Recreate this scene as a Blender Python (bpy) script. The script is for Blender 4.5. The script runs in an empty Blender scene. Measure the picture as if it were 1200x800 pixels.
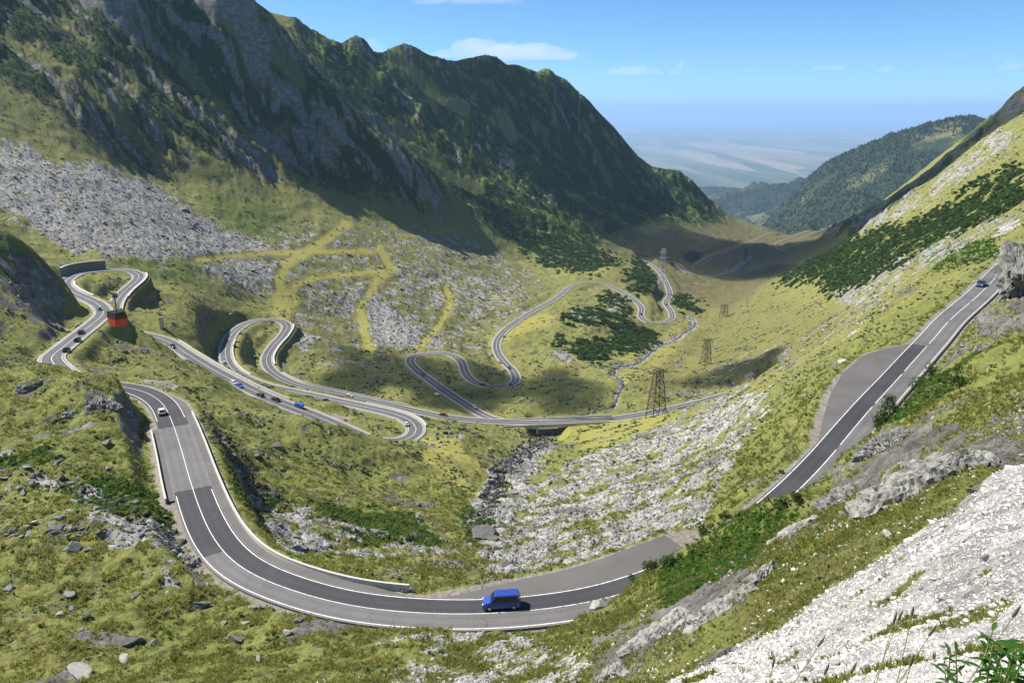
import bpy, bmesh, math, random
import numpy as np
from mathutils import Vector, Matrix

random.seed(7)
rng = np.random.default_rng(11)
R = math.radians
scene = bpy.context.scene
COL = scene.collection

# ------------------------------------------------------------------ camera, sky, sun, exposure
W_PX, H_PX, F_PX = 1200.0, 800.0, 924.0
PITCH = R(16.3)
SP, CP = math.sin(PITCH), math.cos(PITCH)
cam_data = bpy.data.cameras.new('camera')
cam_data.sensor_width = 36.0
cam_data.lens = 36.0 * F_PX / W_PX
cam_data.clip_start = 0.3
cam_data.clip_end = 200000.0
camera = bpy.data.objects.new('camera', cam_data)
camera.rotation_euler = (R(90) - PITCH, 0, 0)
COL.objects.link(camera)
scene.camera = camera

SUN_ELEV, SUN_AHEAD = R(47.0), R(21.0)     # from the left, a little ahead of the camera
world = bpy.data.worlds.new('World')
scene.world = world
world.use_nodes = True
wn, wl = world.node_tree.nodes, world.node_tree.links
sky = wn.new('ShaderNodeTexSky')
sky.sky_type = 'NISHITA'
sky.sun_disc = False
sky.sun_elevation = SUN_ELEV
sky.sun_rotation = -(R(90) - SUN_AHEAD)
sky.altitude = 4000.0
sky.air_density = 1.0
sky.dust_density = 0.0
sky.ozone_density = 2.5
wn['Background'].inputs['Strength'].default_value = 0.074
tint = wn.new('ShaderNodeMix'); tint.data_type = 'RGBA'; tint.blend_type = 'MULTIPLY'; tint.inputs['Factor'].default_value = 1.0
tint.inputs['B'].default_value = (0.70, 1.0, 1.22, 1)         # deep, clean mountain air
wl.new(sky.outputs['Color'], tint.inputs['A']); wl.new(tint.outputs['Result'], wn['Background'].inputs['Color'])

sun_data = bpy.data.lights.new('sun', 'SUN')
sun_data.energy = 4.9
sun_data.angle = R(0.5)
sun_data.color = (1.0, 0.95, 0.86)
sun = bpy.data.objects.new('sun', sun_data)
SUN_DIR = Vector((-math.cos(SUN_ELEV) * math.cos(SUN_AHEAD), math.cos(SUN_ELEV) * math.sin(SUN_AHEAD), math.sin(SUN_ELEV)))
sun.rotation_euler = SUN_DIR.to_track_quat('Z', 'Y').to_euler()
COL.objects.link(sun)

vs = scene.view_settings
scene.display_settings.display_device = 'sRGB'
vs.view_transform = 'Standard'
vs.look = 'None'
vs.gamma = 1.0
vs.use_curve_mapping = False
vs.exposure = 0.84
scene.cycles.use_denoising = True
scene.cycles.max_bounces = 6
scene.cycles.transparent_max_bounces = 12
scene.cycles.volume_bounces = 3

# ------------------------------------------------------------------ node helpers
def nodes_of(name):
    m = bpy.data.materials.new(name)
    m.use_nodes = True
    return m, m.node_tree.nodes, m.node_tree.links, m.node_tree.nodes['Principled BSDF']

def noise_node(n, l, scale, detail=4, rough=0.6, vec=None, dist=0.0):
    t = n.new('ShaderNodeTexNoise')
    t.inputs['Scale'].default_value = scale
    t.inputs['Detail'].default_value = detail
    t.inputs['Roughness'].default_value = rough
    t.inputs['Distortion'].default_value = dist
    if vec is not None:
        l.new(vec, t.inputs['Vector'])
    return t.outputs['Fac']

def ramp(n, l, fac, stops, interp='LINEAR'):
    r = n.new('ShaderNodeValToRGB')
    r.color_ramp.interpolation = interp
    e = r.color_ramp.elements
    while len(e) < len(stops):
        e.new(0.5)
    for k, (p, c) in enumerate(stops):
        e[k].position = p
        e[k].color = (c, c, c, 1) if not isinstance(c, tuple) else (*c, 1)
    l.new(fac, r.inputs['Fac'])
    return r.outputs['Color']

def mixc(n, l, fac, a, b):
    m = n.new('ShaderNodeMix')
    m.data_type = 'RGBA'
    for sock, v in ((m.inputs['Factor'], fac), (m.inputs['A'], a), (m.inputs['B'], b)):
        if isinstance(v, (int, float)):
            sock.default_value = v
        elif isinstance(v, tuple):
            sock.default_value = (*v, 1)
        else:
            l.new(v, sock)
    return m.outputs['Result']

def mathn(n, l, op, a, b=None, clamp=False):
    m = n.new('ShaderNodeMath')
    m.operation = op
    m.use_clamp = clamp
    for i, v in enumerate((a, b)):
        if v is None:
            continue
        if isinstance(v, (int, float)):
            m.inputs[i].default_value = v
        else:
            l.new(v, m.inputs[i])
    return m.outputs[0]

def bump(n, l, bsdf, height, dist, strength=1.0):
    b = n.new('ShaderNodeBump')
    b.inputs['Strength'].default_value = strength
    b.inputs['Distance'].default_value = dist
    l.new(height, b.inputs['Height'])
    l.new(b.outputs['Normal'], bsdf.inputs['Normal'])

def simple_mat(name, col, rough=0.7, var=0.15, scale=1.0, metallic=0.0, coat=0.0, spec=0.5):
    m, n, l, b = nodes_of(name)
    co = n.new('ShaderNodeTexCoord').outputs['Object']
    f = noise_node(n, l, scale, 5, 0.6, co)
    lo = tuple(c * (1 - var) for c in col)
    hi = tuple(min(1, c * (1 + var)) for c in col)
    l.new(mixc(n, l, f, lo, hi), b.inputs['Base Color'])
    b.inputs['Roughness'].default_value = rough
    b.inputs['Metallic'].default_value = metallic
    b.inputs['Coat Weight'].default_value = coat
    b.inputs['Specular IOR Level'].default_value = spec
    return m

# ------------------------------------------------------------------ projection helpers (photo pixels -> world points used for measuring the place)
def ray(px, py):
    u, v = (px - 600.0) / F_PX, (400.0 - py) / F_PX
    return u, CP + v * SP, -SP + v * CP            # x, y, z per unit of optical depth

def at_depth(px, py, d):
    x, y, z = ray(px, py)
    return np.array((x * d, y * d, z * d))

def at_z(px, py, zz):
    x, y, z = ray(px, py)
    return np.array((x, y, z)) * (zz / z)

def project(x, y, z):
    d = y * CP - z * SP
    v = (y * SP + z * CP) / d
    return 600 + F_PX * x / d, 400 - F_PX * v, d

# ------------------------------------------------------------------ numpy noise
_perm = np.random.default_rng(3).permutation(256).astype(np.int32)
_perm = np.concatenate([_perm, _perm, _perm])
_ang = np.random.default_rng(4).random(256) * 2 * np.pi
_gx, _gy = np.cos(_ang).astype(np.float32), np.sin(_ang).astype(np.float32)
def perlin(x, y):
    xi, yi = np.floor(x).astype(np.int32), np.floor(y).astype(np.int32)
    xf, yf = (x - xi).astype(np.float32), (y - yi).astype(np.float32)
    xi &= 255; yi &= 255
    u, v = xf * xf * xf * (xf * (xf * 6 - 15) + 10), yf * yf * yf * (yf * (yf * 6 - 15) + 10)
    def g(ix, iy, fx, fy):
        h = _perm[_perm[ix] + iy]
        return _gx[h] * fx + _gy[h] * fy
    a = g(xi, yi, xf, yf); b = g(xi + 1, yi, xf - 1, yf)
    c = g(xi, yi + 1, xf, yf - 1); d = g(xi + 1, yi + 1, xf - 1, yf - 1)
    return 1.5 * ((a + u * (b - a)) * (1 - v) + (c + u * (d - c)) * v)

def fbm(x, y, wl0, octs, gain=0.5, lac=2.03, ridged=False):
    s, a, f = 0, 1.0, 1.0 / wl0
    for k in range(octs):
        p = perlin(x * f + 17.3 * k, y * f - 9.1 * k)
        if ridged:
            p = 1 - 2 * np.abs(p)
        s = s + a * p
        a *= gain; f *= lac
    return s

# ------------------------------------------------------------------ roads: centre lines (photo px, px, height)
def path_z(rows):
    return np.array([at_z(a, b, c) for a, b, c in rows])

R_UPPER = path_z([(1186, 305, -44.5), (1166, 326, -45.5), (1147.5, 345, -46.5), (1112, 376, -48), (1095, 396, -49), (1072, 421, -50), (1051, 445, -50.8),
    (1026, 472, -51.5), (997, 506, -52.5), (969.5, 539, -53.5), (936, 574, -54.6), (895, 610, -55.8), (850, 643, -57), (800, 670, -58.2), (730, 696, -59.4), (700, 704, -60),
    (635, 714, -60.6), (560, 719.5, -61.2), (525, 719.5, -61.6), (450, 715, -62.2), (400, 707.5, -62.7), (350, 694, -63.3), (300, 675, -64),
    (270, 655, -64.8), (250, 630, -65.6), (236, 601, -66.6), (222, 560, -68.2), (212, 525, -69.6), (200, 490, -71), (190, 472, -72), (172, 460, -73),
    (150, 454, -74), (127, 451, -75), (105, 449, -76), (85, 443, -77), (67, 430, -78.5), (60, 418, -80), (72, 408, -81.2), (92, 392, -83), (110, 378, -85), (121, 367, -87), (116, 357, -88.5), (98, 348, -90),
    (83, 341, -91.5), (76, 333, -93), (82, 325, -95), (98, 319, -97), (122, 316.5, -98), (148, 316, -99), (162, 321, -100.5), (160, 329, -101.5), (147, 340, -103.5), (137, 352, -105),
    (133, 365, -106.5), (136, 378, -108), (150, 387, -109.5), (190, 397, -111.5), (220, 415, -113), (250, 433, -114.5), (300, 459, -117.5), (335, 474, -119.5), (362, 484, -121),
    (400, 500, -122.6), (430, 513, -123.8), (457, 518, -125), (478, 514, -126), (488, 504, -127.2), (480, 492, -129), (460, 484, -130.5), (430, 477, -132), (370, 464, -135), (310, 451, -138),
    (285, 441, -139.2), (270, 430, -140.3), (264, 415, -142), (267, 400, -144), (277, 386, -146), (297, 376, -148), (322, 374, -150), (336, 380, -151.5), (331, 393, -153), (320, 405, -154.3), (312, 420, -156), (318, 434, -157), (345, 449, -158.5),
    (400, 462, -161), (460, 475, -163.5), (520, 488, -166), (570, 493, -168), (610, 494.5, -168.6), (640, 494.5, -169), (700, 492, -170), (735, 488, -171), (775, 481, -172.5), (820, 471, -174), (868, 457, -176), (900, 446, -177)])
R_LOWER = path_z([(598, 495, -168.6), (575, 490, -168.8), (540, 470, -171), (505, 446, -174), (486, 431, -176.4), (480, 422, -177.8), (486, 416, -179), (503, 413.5, -180.2), (525, 414, -181.2), (540, 422, -182.2),
    (545, 436, -183.6), (556, 448, -185), (580, 453, -186.5), (602, 449, -188), (603, 437, -189.6), (590, 423, -191.4), (582, 410, -193), (584, 396, -195), (600, 380, -197.4), (625, 364, -200),
    (652, 349, -203), (667, 337, -205.5), (685, 331, -207.5), (705, 332, -209.5), (725, 340, -212), (742, 350, -214), (752, 361, -215.6), (751, 371, -217.2), (760, 377.5, -218.6), (775, 378, -220), (787, 373, -222), (786, 364, -224),
    (780, 355, -226), (785, 345, -229), (781, 332, -232), (772, 318, -236), (757, 307, -240), (737, 301, -244), (717, 303, -247)])
R_FAR = path_z([(742, 303, -244), (770, 306, -243), (791, 307, -248), (799, 315, -252), (812, 322, -255), (832, 323, -258), (850, 320, -262), (863, 314, -266), (872, 306, -270), (878, 300, -273)])
R_TRACK = path_z([(815, 309, -266), (829, 301, -270), (857, 291, -276), (880, 283, -284), (893, 277, -290), (905, 272, -296)])
R_TRACK2 = path_z([(925, 295, -283), (913, 291, -284), (908, 286, -287), (922, 280, -290), (938, 274, -292), (950, 270, -294)])

def resample(P, step):
    """Catmull-Rom through the points, resampled at an even step; heights smoothed."""
    Q = np.vstack([2 * P[0] - P[1], P, 2 * P[-1] - P[-2]])
    out = []
    for i in range(1, len(Q) - 2):
        p0, p1, p2, p3 = Q[i - 1], Q[i], Q[i + 1], Q[i + 2]
        def td(a, b): return max(1e-3, np.linalg.norm(b[:2] - a[:2])) ** 0.5
        t0 = 0; t1 = t0 + td(p0, p1); t2 = t1 + td(p1, p2); t3 = t2 + td(p2, p3)
        for t in np.linspace(t1, t2, 24, endpoint=False):
            A1 = (t1 - t) / (t1 - t0) * p0 + (t - t0) / (t1 - t0) * p1
            A2 = (t2 - t) / (t2 - t1) * p1 + (t - t1) / (t2 - t1) * p2
            A3 = (t3 - t) / (t3 - t2) * p2 + (t - t2) / (t3 - t2) * p3
            B1 = (t2 - t) / (t2 - t0) * A1 + (t - t0) / (t2 - t0) * A2
            B2 = (t3 - t) / (t3 - t1) * A2 + (t - t1) / (t3 - t1) * A3
            out.append((t2 - t) / (t2 - t1) * B1 + (t - t1) / (t2 - t1) * B2)
    out.append(P[-1])
    out = np.array(out)
    s = np.concatenate([[0], np.cumsum(np.linalg.norm(np.diff(out[:, :2], axis=0), axis=1))])
    n = max(2, int(round(s[-1] / step)) + 1)
    ss = np.linspace(0, s[-1], n)
    res = np.stack([np.interp(ss, s, out[:, k]) for k in range(3)], 1)
    k = 9
    pad = np.pad(res[:, :], ((k, k), (0, 0)), mode='reflect', reflect_type='odd')
    ker = np.hanning(2 * (k // 2) + 3)[1:-1]; ker /= ker.sum()
    h = len(ker) // 2
    for c in range(3):
        res[:, c] = np.convolve(pad[:, c], ker, 'same')[k:-k]
    return res

def lateral(P):
    T = np.gradient(P[:, :2], axis=0)
    T /= np.linalg.norm(T, axis=1)[:, None]
    return np.stack([-T[:, 1], T[:, 0]], 1)          # to the left of travel

ROADS = {}
for nm, pp, st, hw in (('upper', R_UPPER, 2.0, 3.35), ('lower', R_LOWER, 3.0, 3.3), ('far', R_FAR, 5.0, 3.3), ('track', R_TRACK, 8.0, 2.0), ('track2', R_TRACK2, 8.0, 2.4)):
    Q = resample(pp, st)
    ROADS[nm] = (Q, lateral(Q), hw)

# ------------------------------------------------------------------ terrain: measured points (photo px, px, optical depth)
PTS = """
600 760 83; 620 745 92; 540 760 84; 450 760 84; 450 790 76; 350 760 88; 350 720 96; 250 760 92; 250 700 106; 150 760 93; 150 700 106; 50 760 93; 0 800 86; 0 740 97; 0 690 108; 80 690 108; 60 640 118; 0 650 118; 150 650 116; 210 670 110; 215 640 118; 195 600 130; 120 600 132; 60 600 132; 0 600 134; 60 560 146; 0 560 147; 150 560 146; 185 560 148;
0 520 160; 60 520 160; 120 520 160; 160 530 158; 60 480 176; 0 480 176; 120 480 172; 150 470 180; 60 450 186; 100 440 184; 150 462 181; 130 450 184; 0 440 188; 0 412 198; 60 422 196; 140 450 186; 165 490 178; 175 520 165;
300 600 168; 300 560 192; 350 580 192; 400 600 182; 330 640 140; 400 650 140; 450 655 136; 500 640 150; 500 620 172; 550 640 160; 560 665 127; 460 680 114; 520 680 117; 600 672 122; 270 530 212; 290 560 205;
540 600 200; 550 570 235; 560 540 275; 500 560 248; 540 530 290; 300 480 252; 350 489 252; 400 500 257; 440 512 268; 480 524 280; 250 500 226; 230 470 245; 200 445 275; 200 420 312; 150 420 300; 120 425 285; 165 385 380; 140 400 340; 180 405 352; 350 530 235; 430 560 232; 300 520 228; 380 560 222; 460 590 208; 430 540 245; 260 460 290; 230 440 308;
600 525 335; 560 512 325; 530 505 325; 510 520 305; 640 525 385; 630 510 425; 600 560 270; 570 610 203; 565 580 240; 580 545 300; 620 540 320; 580 640 160; 
700 520 345; 650 560 262; 600 620 188; 700 600 186; 800 580 165; 850 560 150; 870 525 195; 640 650 140; 740 560 235; 800 530 270; 860 490 300; 800 500 330; 700 540 300; 680 640 138; 740 640 132; 800 620 128; 840 600 128; 840 590 140; 770 488 420; 740 500 400;
935 480 172; 900 480 235; 925 440 235; 900 520 165; 880 570 130; 950 450 210; 950 420 280; 1000 400 285; 990 420 225; 1050 350 300; 1040 390 225; 1100 345 235; 1120 330 245; 1110 300 340; 1000 370 370; 1050 320 400; 940 400 460; 900 440 400; 850 470 470;
1180 345 178; 1200 320 180; 1200 285 195; 1175 310 196; 1160 345 182; 1150 380 150; 1190 420 125; 1100 440 125; 1130 430 122; 1100 470 105; 1060 500 92; 1050 540 72; 1030 520 95; 980 590 76; 1000 600 60; 940 620 72; 900 650 56; 850 700 47; 850 650 82; 780 700 68; 800 680 78; 720 720 84; 700 780 57; 650 780 68; 640 800 66; 800 790 38; 950 780 19; 1100 780 8; 1200 800 4.5; 1150 790 6; 1200 700 11; 1200 620 19; 1200 540 31; 1100 640 22; 1000 700 25; 1100 560 46; 1160 520 48; 1200 500 50; 1200 450 70; 1150 470 75; 1200 380 118; 1050 640 28; 900 760 27; 1150 590 27; 
0 260 345; 30 285 348; 55 310 350; 75 335 352; 78 360 345; 75 385 330; 0 400 275; 40 400 285; 40 360 310; 0 340 305; 0 300 325; 70 405 318; 100 395 318; 
110 300 535; 70 300 530; 150 300 560; 200 300 600; 180 330 545; 172 345 512; 186 350 515; 166 364 478; 220 340 530; 200 370 440; 240 370 500; 230 400 440; 280 420 450; 100 250 620; 40 240 600; 0 200 640; 0 180 690; 60 200 680; 200 280 665; 150 220 740; 300 280 800; 250 220 860; 250 330 600; 330 330 690; 330 300 760; 310 345 650; 330 358 640; 300 355 630; 400 270 900; 450 300 880; 455 325 820; 380 330 740; 420 360 710; 430 410 590; 380 430 525; 400 400 600; 360 400 560; 380 370 670; 460 440 525; 470 460 480; 350 440 500; 520 330 880; 515 390 690; 560 350 850; 560 390 740; 600 300 1130; 650 310 1120; 700 310 1130; 600 330 980; 520 300 950; 640 330 1010; 660 340 960;
0 120 760; 100 150 800; 180 212 830; 250 190 890; 350 220 960; 430 245 1010; 500 240 1090; 530 255 1120; 0 0 900; 0 60 830; 100 50 930; 100 0 985; 200 50 990; 200 120 930; 300 130 1010; 300 70 1040; 200 0 1030; 280 0 1070; 300 5 1085; 345 45 1085; 400 112 1085; 468 165 1095; 511 206 1110; 545 250 1130; 100 100 850; 400 190 1030;
350 35 1500; 400 47 1520; 425 43 1530; 445 60 1545; 475 52 1560; 520 68 1640; 570 65 1720; 610 80 1780; 640 83 1830; 670 110 1880; 700 140 1930; 740 178 2010; 760 196 2060; 800 205 2150; 830 235 2250; 480 120 1420; 520 160 1400; 560 110 1600; 560 170 1450; 560 230 1270; 620 140 1700; 650 200 1560; 600 270 1230; 650 270 1250; 700 270 1350; 700 200 1800; 720 230 1780; 780 260 1720; 780 230 1980; 850 262 2120; 880 262 2220; 900 268 2250; 620 230 1350; 
560 430 590; 650 455 525; 650 420 620; 650 380 760; 700 420 640; 700 470 490; 740 460 505; 700 370 800; 760 400 775; 720 440 570; 620 400 690; 700 350 900; 720 345 955; 770 345 940; 760 330 1010; 850 300 1500; 800 290 1450; 750 290 1330; 950 285 1640; 1000 262 1620; 1050 230 1720; 1100 190 1720; 1150 150 1500; 1180 122 1320; 1200 103 1220; 730 315 1080; 830 340 1080; 880 330 1200; 820 360 940; 920 300 1500; 900 285 1700;
1200 135 700; 1165 152 720; 1124 186 760; 1083 219 800; 1020 267 850; 950 310 905; 900 335 925; 860 365 890; 1200 180 560; 1200 220 470; 1150 230 560; 1100 250 600; 1050 290 620; 1000 330 650; 950 360 680; 900 400 640; 830 420 640; 850 440 560; 800 400 790; 780 430 640; 870 385 800; 1120 290 430; 1160 270 420; 1200 250 380; 760 440 575; 820 380 850; 1000 360 480;
720 698 91; 760 671 89; 800 646 87; 840 623 85; 870 604 83; 905 591 81; 940 583 79; 970 568 85; 1000 542 92; 1016 517 99; 1040 491 106; 1080 450 120; 690 722 91; 650 741 90;
1168 319 182; 1157 328 192; 1149 345 190; 1140 363 178; 1128 392 160; 1110 412 150
"""
AZ_S_T = []
def add_pt(px, py, d):
    x, y, z = at_depth(px, py, d)
    r = math.hypot(x, y)
    AZ_S_T.append((math.atan2(x, y), math.log(r), z / r))
for row in PTS.replace('\n', ' ').split(';'):
    if row.strip():
        add_pt(*[float(q) for q in row.split()])
def add_azr(az_deg, r, z):
    AZ_S_T.append((R(az_deg), math.log(r), z / r))
# ground under and round the camera, and ground the photo does not show
for az in (-75, -50, -30, -10, 10, 30, 50, 75):
    add_azr(az, 1.5, -1.75)
for az, rows in {-75: ((8, -5), (30, -22), (80, -52), (160, -60), (320, -50), (650, -5), (900, 150), (1300, 260), (2600, 150)),
                 -52: ((8, -5.5), (30, -24), (80, -56), (130, -62), (200, -54), (320, -40), (600, -20), (800, 60), (1000, 190), (1400, 280), (2600, 100)),
                 -38: ((6, -4.5), (30, -25), (60, -46), (1150, 230), (1400, 300), (1800, 220), (2600, 0)),
                 -25: ((6, -4.5), (20, -17), (50, -41), (1200, 250), (1330, 260), (1800, 150), (2600, 0)),
                 -18: ((1190, 205), (1260, 170), (1800, 130), (2600, -60)),
                 -13: ((1120, 10), (1260, -10), (1700, 60), (2600, -120)),
                 -8: ((1150, -70), (1220, -105), (1900, 70), (2600, -150)),
                 0: ((6, -5.8), (12, -11.6), (20, -19.4), (50, -44.5), (2000, 80), (2600, -200)), 8: ((2150, -90), (2700, -350)), 18: ((2400, -420), (2800, -520)), 26: ((2300, -380), (2800, -500)), 
                 12: ((6, -5.5), (15, -13.2)), 24: ((4, -3.3), (10, -7.7)),
                 35: ((2000, -160), (2800, -250)), 45: ((6, -3.2), (20, -8), (50, -19), (110, -22), (200, -10), (400, 10), (800, 90), (1400, 160), (2600, 100)), 75: ((6, -2.4), (20, -4), (60, -5), (200, 30), (600, 130), (1400, 250), (2600, 200))}.items():
    for r, z in rows:
        add_azr(az, r, z)
# hidden backs of knolls and spurs
for px, py, d, z in ((60, 425, 235, -73), (20, 412, 240, -70), (120, 445, 215, -76), (80, 330, 385, -89), (50, 310, 400, -86), (20, 280, 400, -72), (1000, 265, 1000, -160), (1083, 219, 980, -112), (1150, 170, 900, -60), (1200, 135, 880, -20), (1020, 267, 1100, -190), (350, 489, 285, -110), (420, 506, 295, -117), (900, 335, 1080, -225)):
    x, y, _ = ray(px, py)
    r = d * math.hypot(x, y)
    AZ_S_T.append((math.atan2(x, y), math.log(r), z / r))
def road_cons(nm, gap, a=0, b=None):
    P, L, hw = ROADS[nm]
    last = None
    for p in P:
        if last is None or np.linalg.norm(p[:2] - last) > gap * max(0.6, np.hypot(p[0], p[1]) / 400.0):
            last = p[:2].copy()
            r = math.hypot(p[0], p[1])
            AZ_S_T.append((math.atan2(p[0], p[1]), math.log(r), (p[2] - 0.3) / r))
road_cons('upper', 16); road_cons('lower', 18); road_cons('far', 25); road_cons('track', 30); road_cons('track2', 30)
# ground that drops away below the retaining walls of the two left hairpins
def nearest_px(P, px, py):
    a, b, d = project(P[:, 0], P[:, 1], P[:, 2])
    return int(np.argmin((a - px) ** 2 + (b - py) ** 2))
WALLED = []
for p0, p1, drop in (((160, 320), (140, 349), 10.0), ((336, 381), (314, 428), 6.0)):
    P, L, hw = ROADS['upper']
    i0, i1 = sorted((nearest_px(P, *p0), nearest_px(P, *p1)))
    WALLED.append((i0, i1))
    for i in range(i0, i1 + 1, 6):
        for off, k in ((8.5, 0.9), (15.0, 1.1), (26.0, 1.3)):
            x, y, z = P[i, 0] + L[i, 0] * off, P[i, 1] + L[i, 1] * off, P[i, 2] - drop * k
            r = math.hypot(x, y); AZ_S_T.append((math.atan2(x, y), math.log(r), z / r))
C = np.array(AZ_S_T)
# merge points that fall almost together
keep = []
for i in range(len(C)):
    if all((C[i, 0] - C[j, 0]) ** 2 + (C[i, 1] - C[j, 1]) ** 2 > 0.010 ** 2 for j in keep):
        keep.append(i)
C = C[keep]
def phi(d2):
    return np.sqrt(d2 + 0.02 ** 2)
D2 = (C[:, None, 0] - C[None, :, 0]) ** 2 + (C[:, None, 1] - C[None, :, 1]) ** 2
N = len(C)
A = np.zeros((N + 3, N + 3))
A[:N, :N] = phi(D2) - 0.004 * np.eye(N)
A[:N, N] = 1; A[:N, N + 1] = C[:, 0]; A[:N, N + 2] = C[:, 1]
A[N:, :N] = A[:N, N:].T
wts = np.linalg.solve(A, np.concatenate([C[:, 2], [0, 0, 0]]))

az_mid = np.linspace(R(-39.5), R(39.5), 960)
az_l = R(-39.5) - R(41) * (np.linspace(1, 0, 50, endpoint=False) ** 1.6)
az_r = R(39.5) + R(41) * (np.linspace(0, 1, 51)[1:] ** 1.6)
AZ = np.concatenate([az_l, az_mid, az_r])
S = np.concatenate([np.arange(math.log(2.0), math.log(40), 0.014), np.arange(math.log(40), math.log(120), 0.0044),
                    np.arange(math.log(120), math.log(900), 0.0042), np.arange(math.log(900), math.log(2800), 0.0042)])
S = np.array(sorted(set(np.round(S, 6))))
NA, NS = len(AZ), len(S)
# coarse evaluation, then cubic-ish upsampling
az_c = np.linspace(AZ[0], AZ[-1], 420); s_c = np.linspace(S[0], S[-1], 560)
T_c = np.empty((420, 560))
for i in range(420):
    d2 = (az_c[i] - C[:, 0])[None, :] ** 2 + (s_c[:, None] - C[None, :, 1]) ** 2
    T_c[i] = phi(d2) @ wts[:N] + wts[N] + wts[N + 1] * az_c[i] + wts[N + 2] * s_c
def up(Fc, x0, x1):
    i = np.clip(np.searchsorted(x0, x1) - 1, 0, len(x0) - 2)
    f = (x1 - x0[i]) / (x0[i + 1] - x0[i])
    return i, f
ia, fa = up(az_c, az_c, AZ); isx, fs = up(s_c, s_c, S)
tmp = T_c[ia] * (1 - fa)[:, None] + T_c[ia + 1] * fa[:, None]
T0 = tmp[:, isx] * (1 - fs) + tmp[:, isx + 1] * fs
RR = np.exp(S)
X = np.sin(AZ)[:, None] * RR[None, :]
Y = np.cos(AZ)[:, None] * RR[None, :]
Z = T0 * RR[None, :]
cgul0 = 0.38 * X + 0.92 * Y; agul0 = 0.92 * X - 0.38 * Y
# ------------------------------------------------------------------ terrain: what covers it (areas measured in the photo, kept on the ground as vertex masks)
def blur(Fv, n=2, it=1):
    k = 2 * n + 1
    for _ in range(it):
        for ax in (0, 1):
            pad = [(0, 0), (0, 0)]; pad[ax] = (n + 1, n)
            c = np.cumsum(np.pad(Fv, pad, mode='edge'), axis=ax)
            Fv = (np.take(c, np.arange(k, c.shape[ax]), axis=ax) - np.take(c, np.arange(0, c.shape[ax] - k), axis=ax)) / k
    return Fv
def sstep(a, b, x):
    t = np.clip((x - a) / (b - a), 0, 1)
    return t * t * (3 - 2 * t)

T0 = blur(T0, 3, 2)
Z = T0 * RR[None, :]
AA, SS = np.meshgrid(AZ, S, indexing='ij')
PX, PY, DD = project(X, Y, Z)
jx = fbm(AA * 60, SS * 60, 1.0, 5, 0.65) * 5.5
jy = fbm(AA * 60 + 31, SS * 60 + 7, 1.0, 5, 0.65) * 5.5
infr = (DD > 1) & (PX > -60) & (PX < 1260) & (PY > -200) & (PY < 880)
PXJ, PYJ = PX + jx, PY + jy

def poly_mask(pts, d0=0, d1=1e9, jitter=True):
    P = [tuple(float(q) for q in s.split(',')) for s in pts.split()]
    xs, ys = [p[0] for p in P], [p[1] for p in P]
    m = np.zeros(X.shape, np.float32)
    qx, qy = (PXJ, PYJ) if jitter else (PX, PY)
    sel = infr & (qx > min(xs)) & (qx < max(xs)) & (qy > min(ys)) & (qy < max(ys)) & (DD > d0) & (DD < d1)
    ii = np.nonzero(sel)
    if len(ii[0]) == 0:
        return m
    x, y = qx[ii], qy[ii]
    ins = np.zeros(len(x), bool)
    for k in range(len(P)):
        (x0, y0), (x1, y1) = P[k - 1], P[k]
        if y0 == y1:
            continue
        c = ((y0 > y) != (y1 > y)) & (x < (x1 - x0) * (y - y0) / (y1 - y0) + x0)
        ins ^= c
    m[ii] = ins
    return m
def line_mask(pts, w, d0=0, d1=1e9):
    P = [tuple(float(q) for q in s.split(',')) for s in pts.split()]
    m = np.zeros(X.shape, np.float32)
    qx, qy = PX + 0.22 * jx, PY + 0.22 * jy
    for (x0, y0), (x1, y1) in zip(P, P[1:]):
        sel = infr & (qx > min(x0, x1) - w * 2) & (qx < max(x0, x1) + w * 2) & (qy > min(y0, y1) - w * 2) & (qy < max(y0, y1) + w * 2) & (DD > d0) & (DD < d1)
        ii = np.nonzero(sel)
        x, y = qx[ii], qy[ii]
        L2 = (x1 - x0) ** 2 + (y1 - y0) ** 2
        t = np.clip(((x - x0) * (x1 - x0) + (y - y0) * (y1 - y0)) / L2, 0, 1)
        dd = np.hypot(x - x0 - t * (x1 - x0), y - y0 - t * (y1 - y0))
        m[ii] = np.maximum(m[ii], 1 - sstep(w * 0.6, w * 1.25, dd))
    return m
def union(*ms):
    o = ms[0].copy()
    for q in ms[1:]:
        np.maximum(o, q, out=o)
    return o

CLIFF_A = poly_mask('-60,-200 310,-200 300,5 345,45 400,110 470,165 548,252 500,246 430,238 350,214 300,212 250,188 180,212 100,162 40,118 -60,60', 600, 1400)
BACK_B = poly_mask('330,20 480,40 570,55 700,120 845,235 850,262 760,262 700,285 600,285 545,255 470,165 400,110 345,45 340,20', 1150, 2600)
K_NOLL = union(poly_mask('88,436 125,442 165,472 176,496 160,515 125,500 105,480 92,460', 120, 230), poly_mask('20,440 60,438 75,452 40,456', 120, 230), poly_mask('40,485 100,490 130,508 60,505', 120, 230), poly_mask('-10,290 40,300 75,335 80,380 60,398 -10,395', 250, 372))
ROCKS_R = union(poly_mask('1165,318 1190,285 1215,280 1215,395 1150,398 1140,380', 100, 260), poly_mask('1000,560 1010,530 1080,500 1130,498 1200,520 1150,565 1090,590 1010,590', 30, 110),
                poly_mask('880,640 960,590 1050,560 1080,500 1040,510 1000,545 930,610', 30, 110), poly_mask('690,800 695,755 750,728 800,700 860,670 900,668 880,700 830,730 780,750 740,800', 30, 100))
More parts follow.
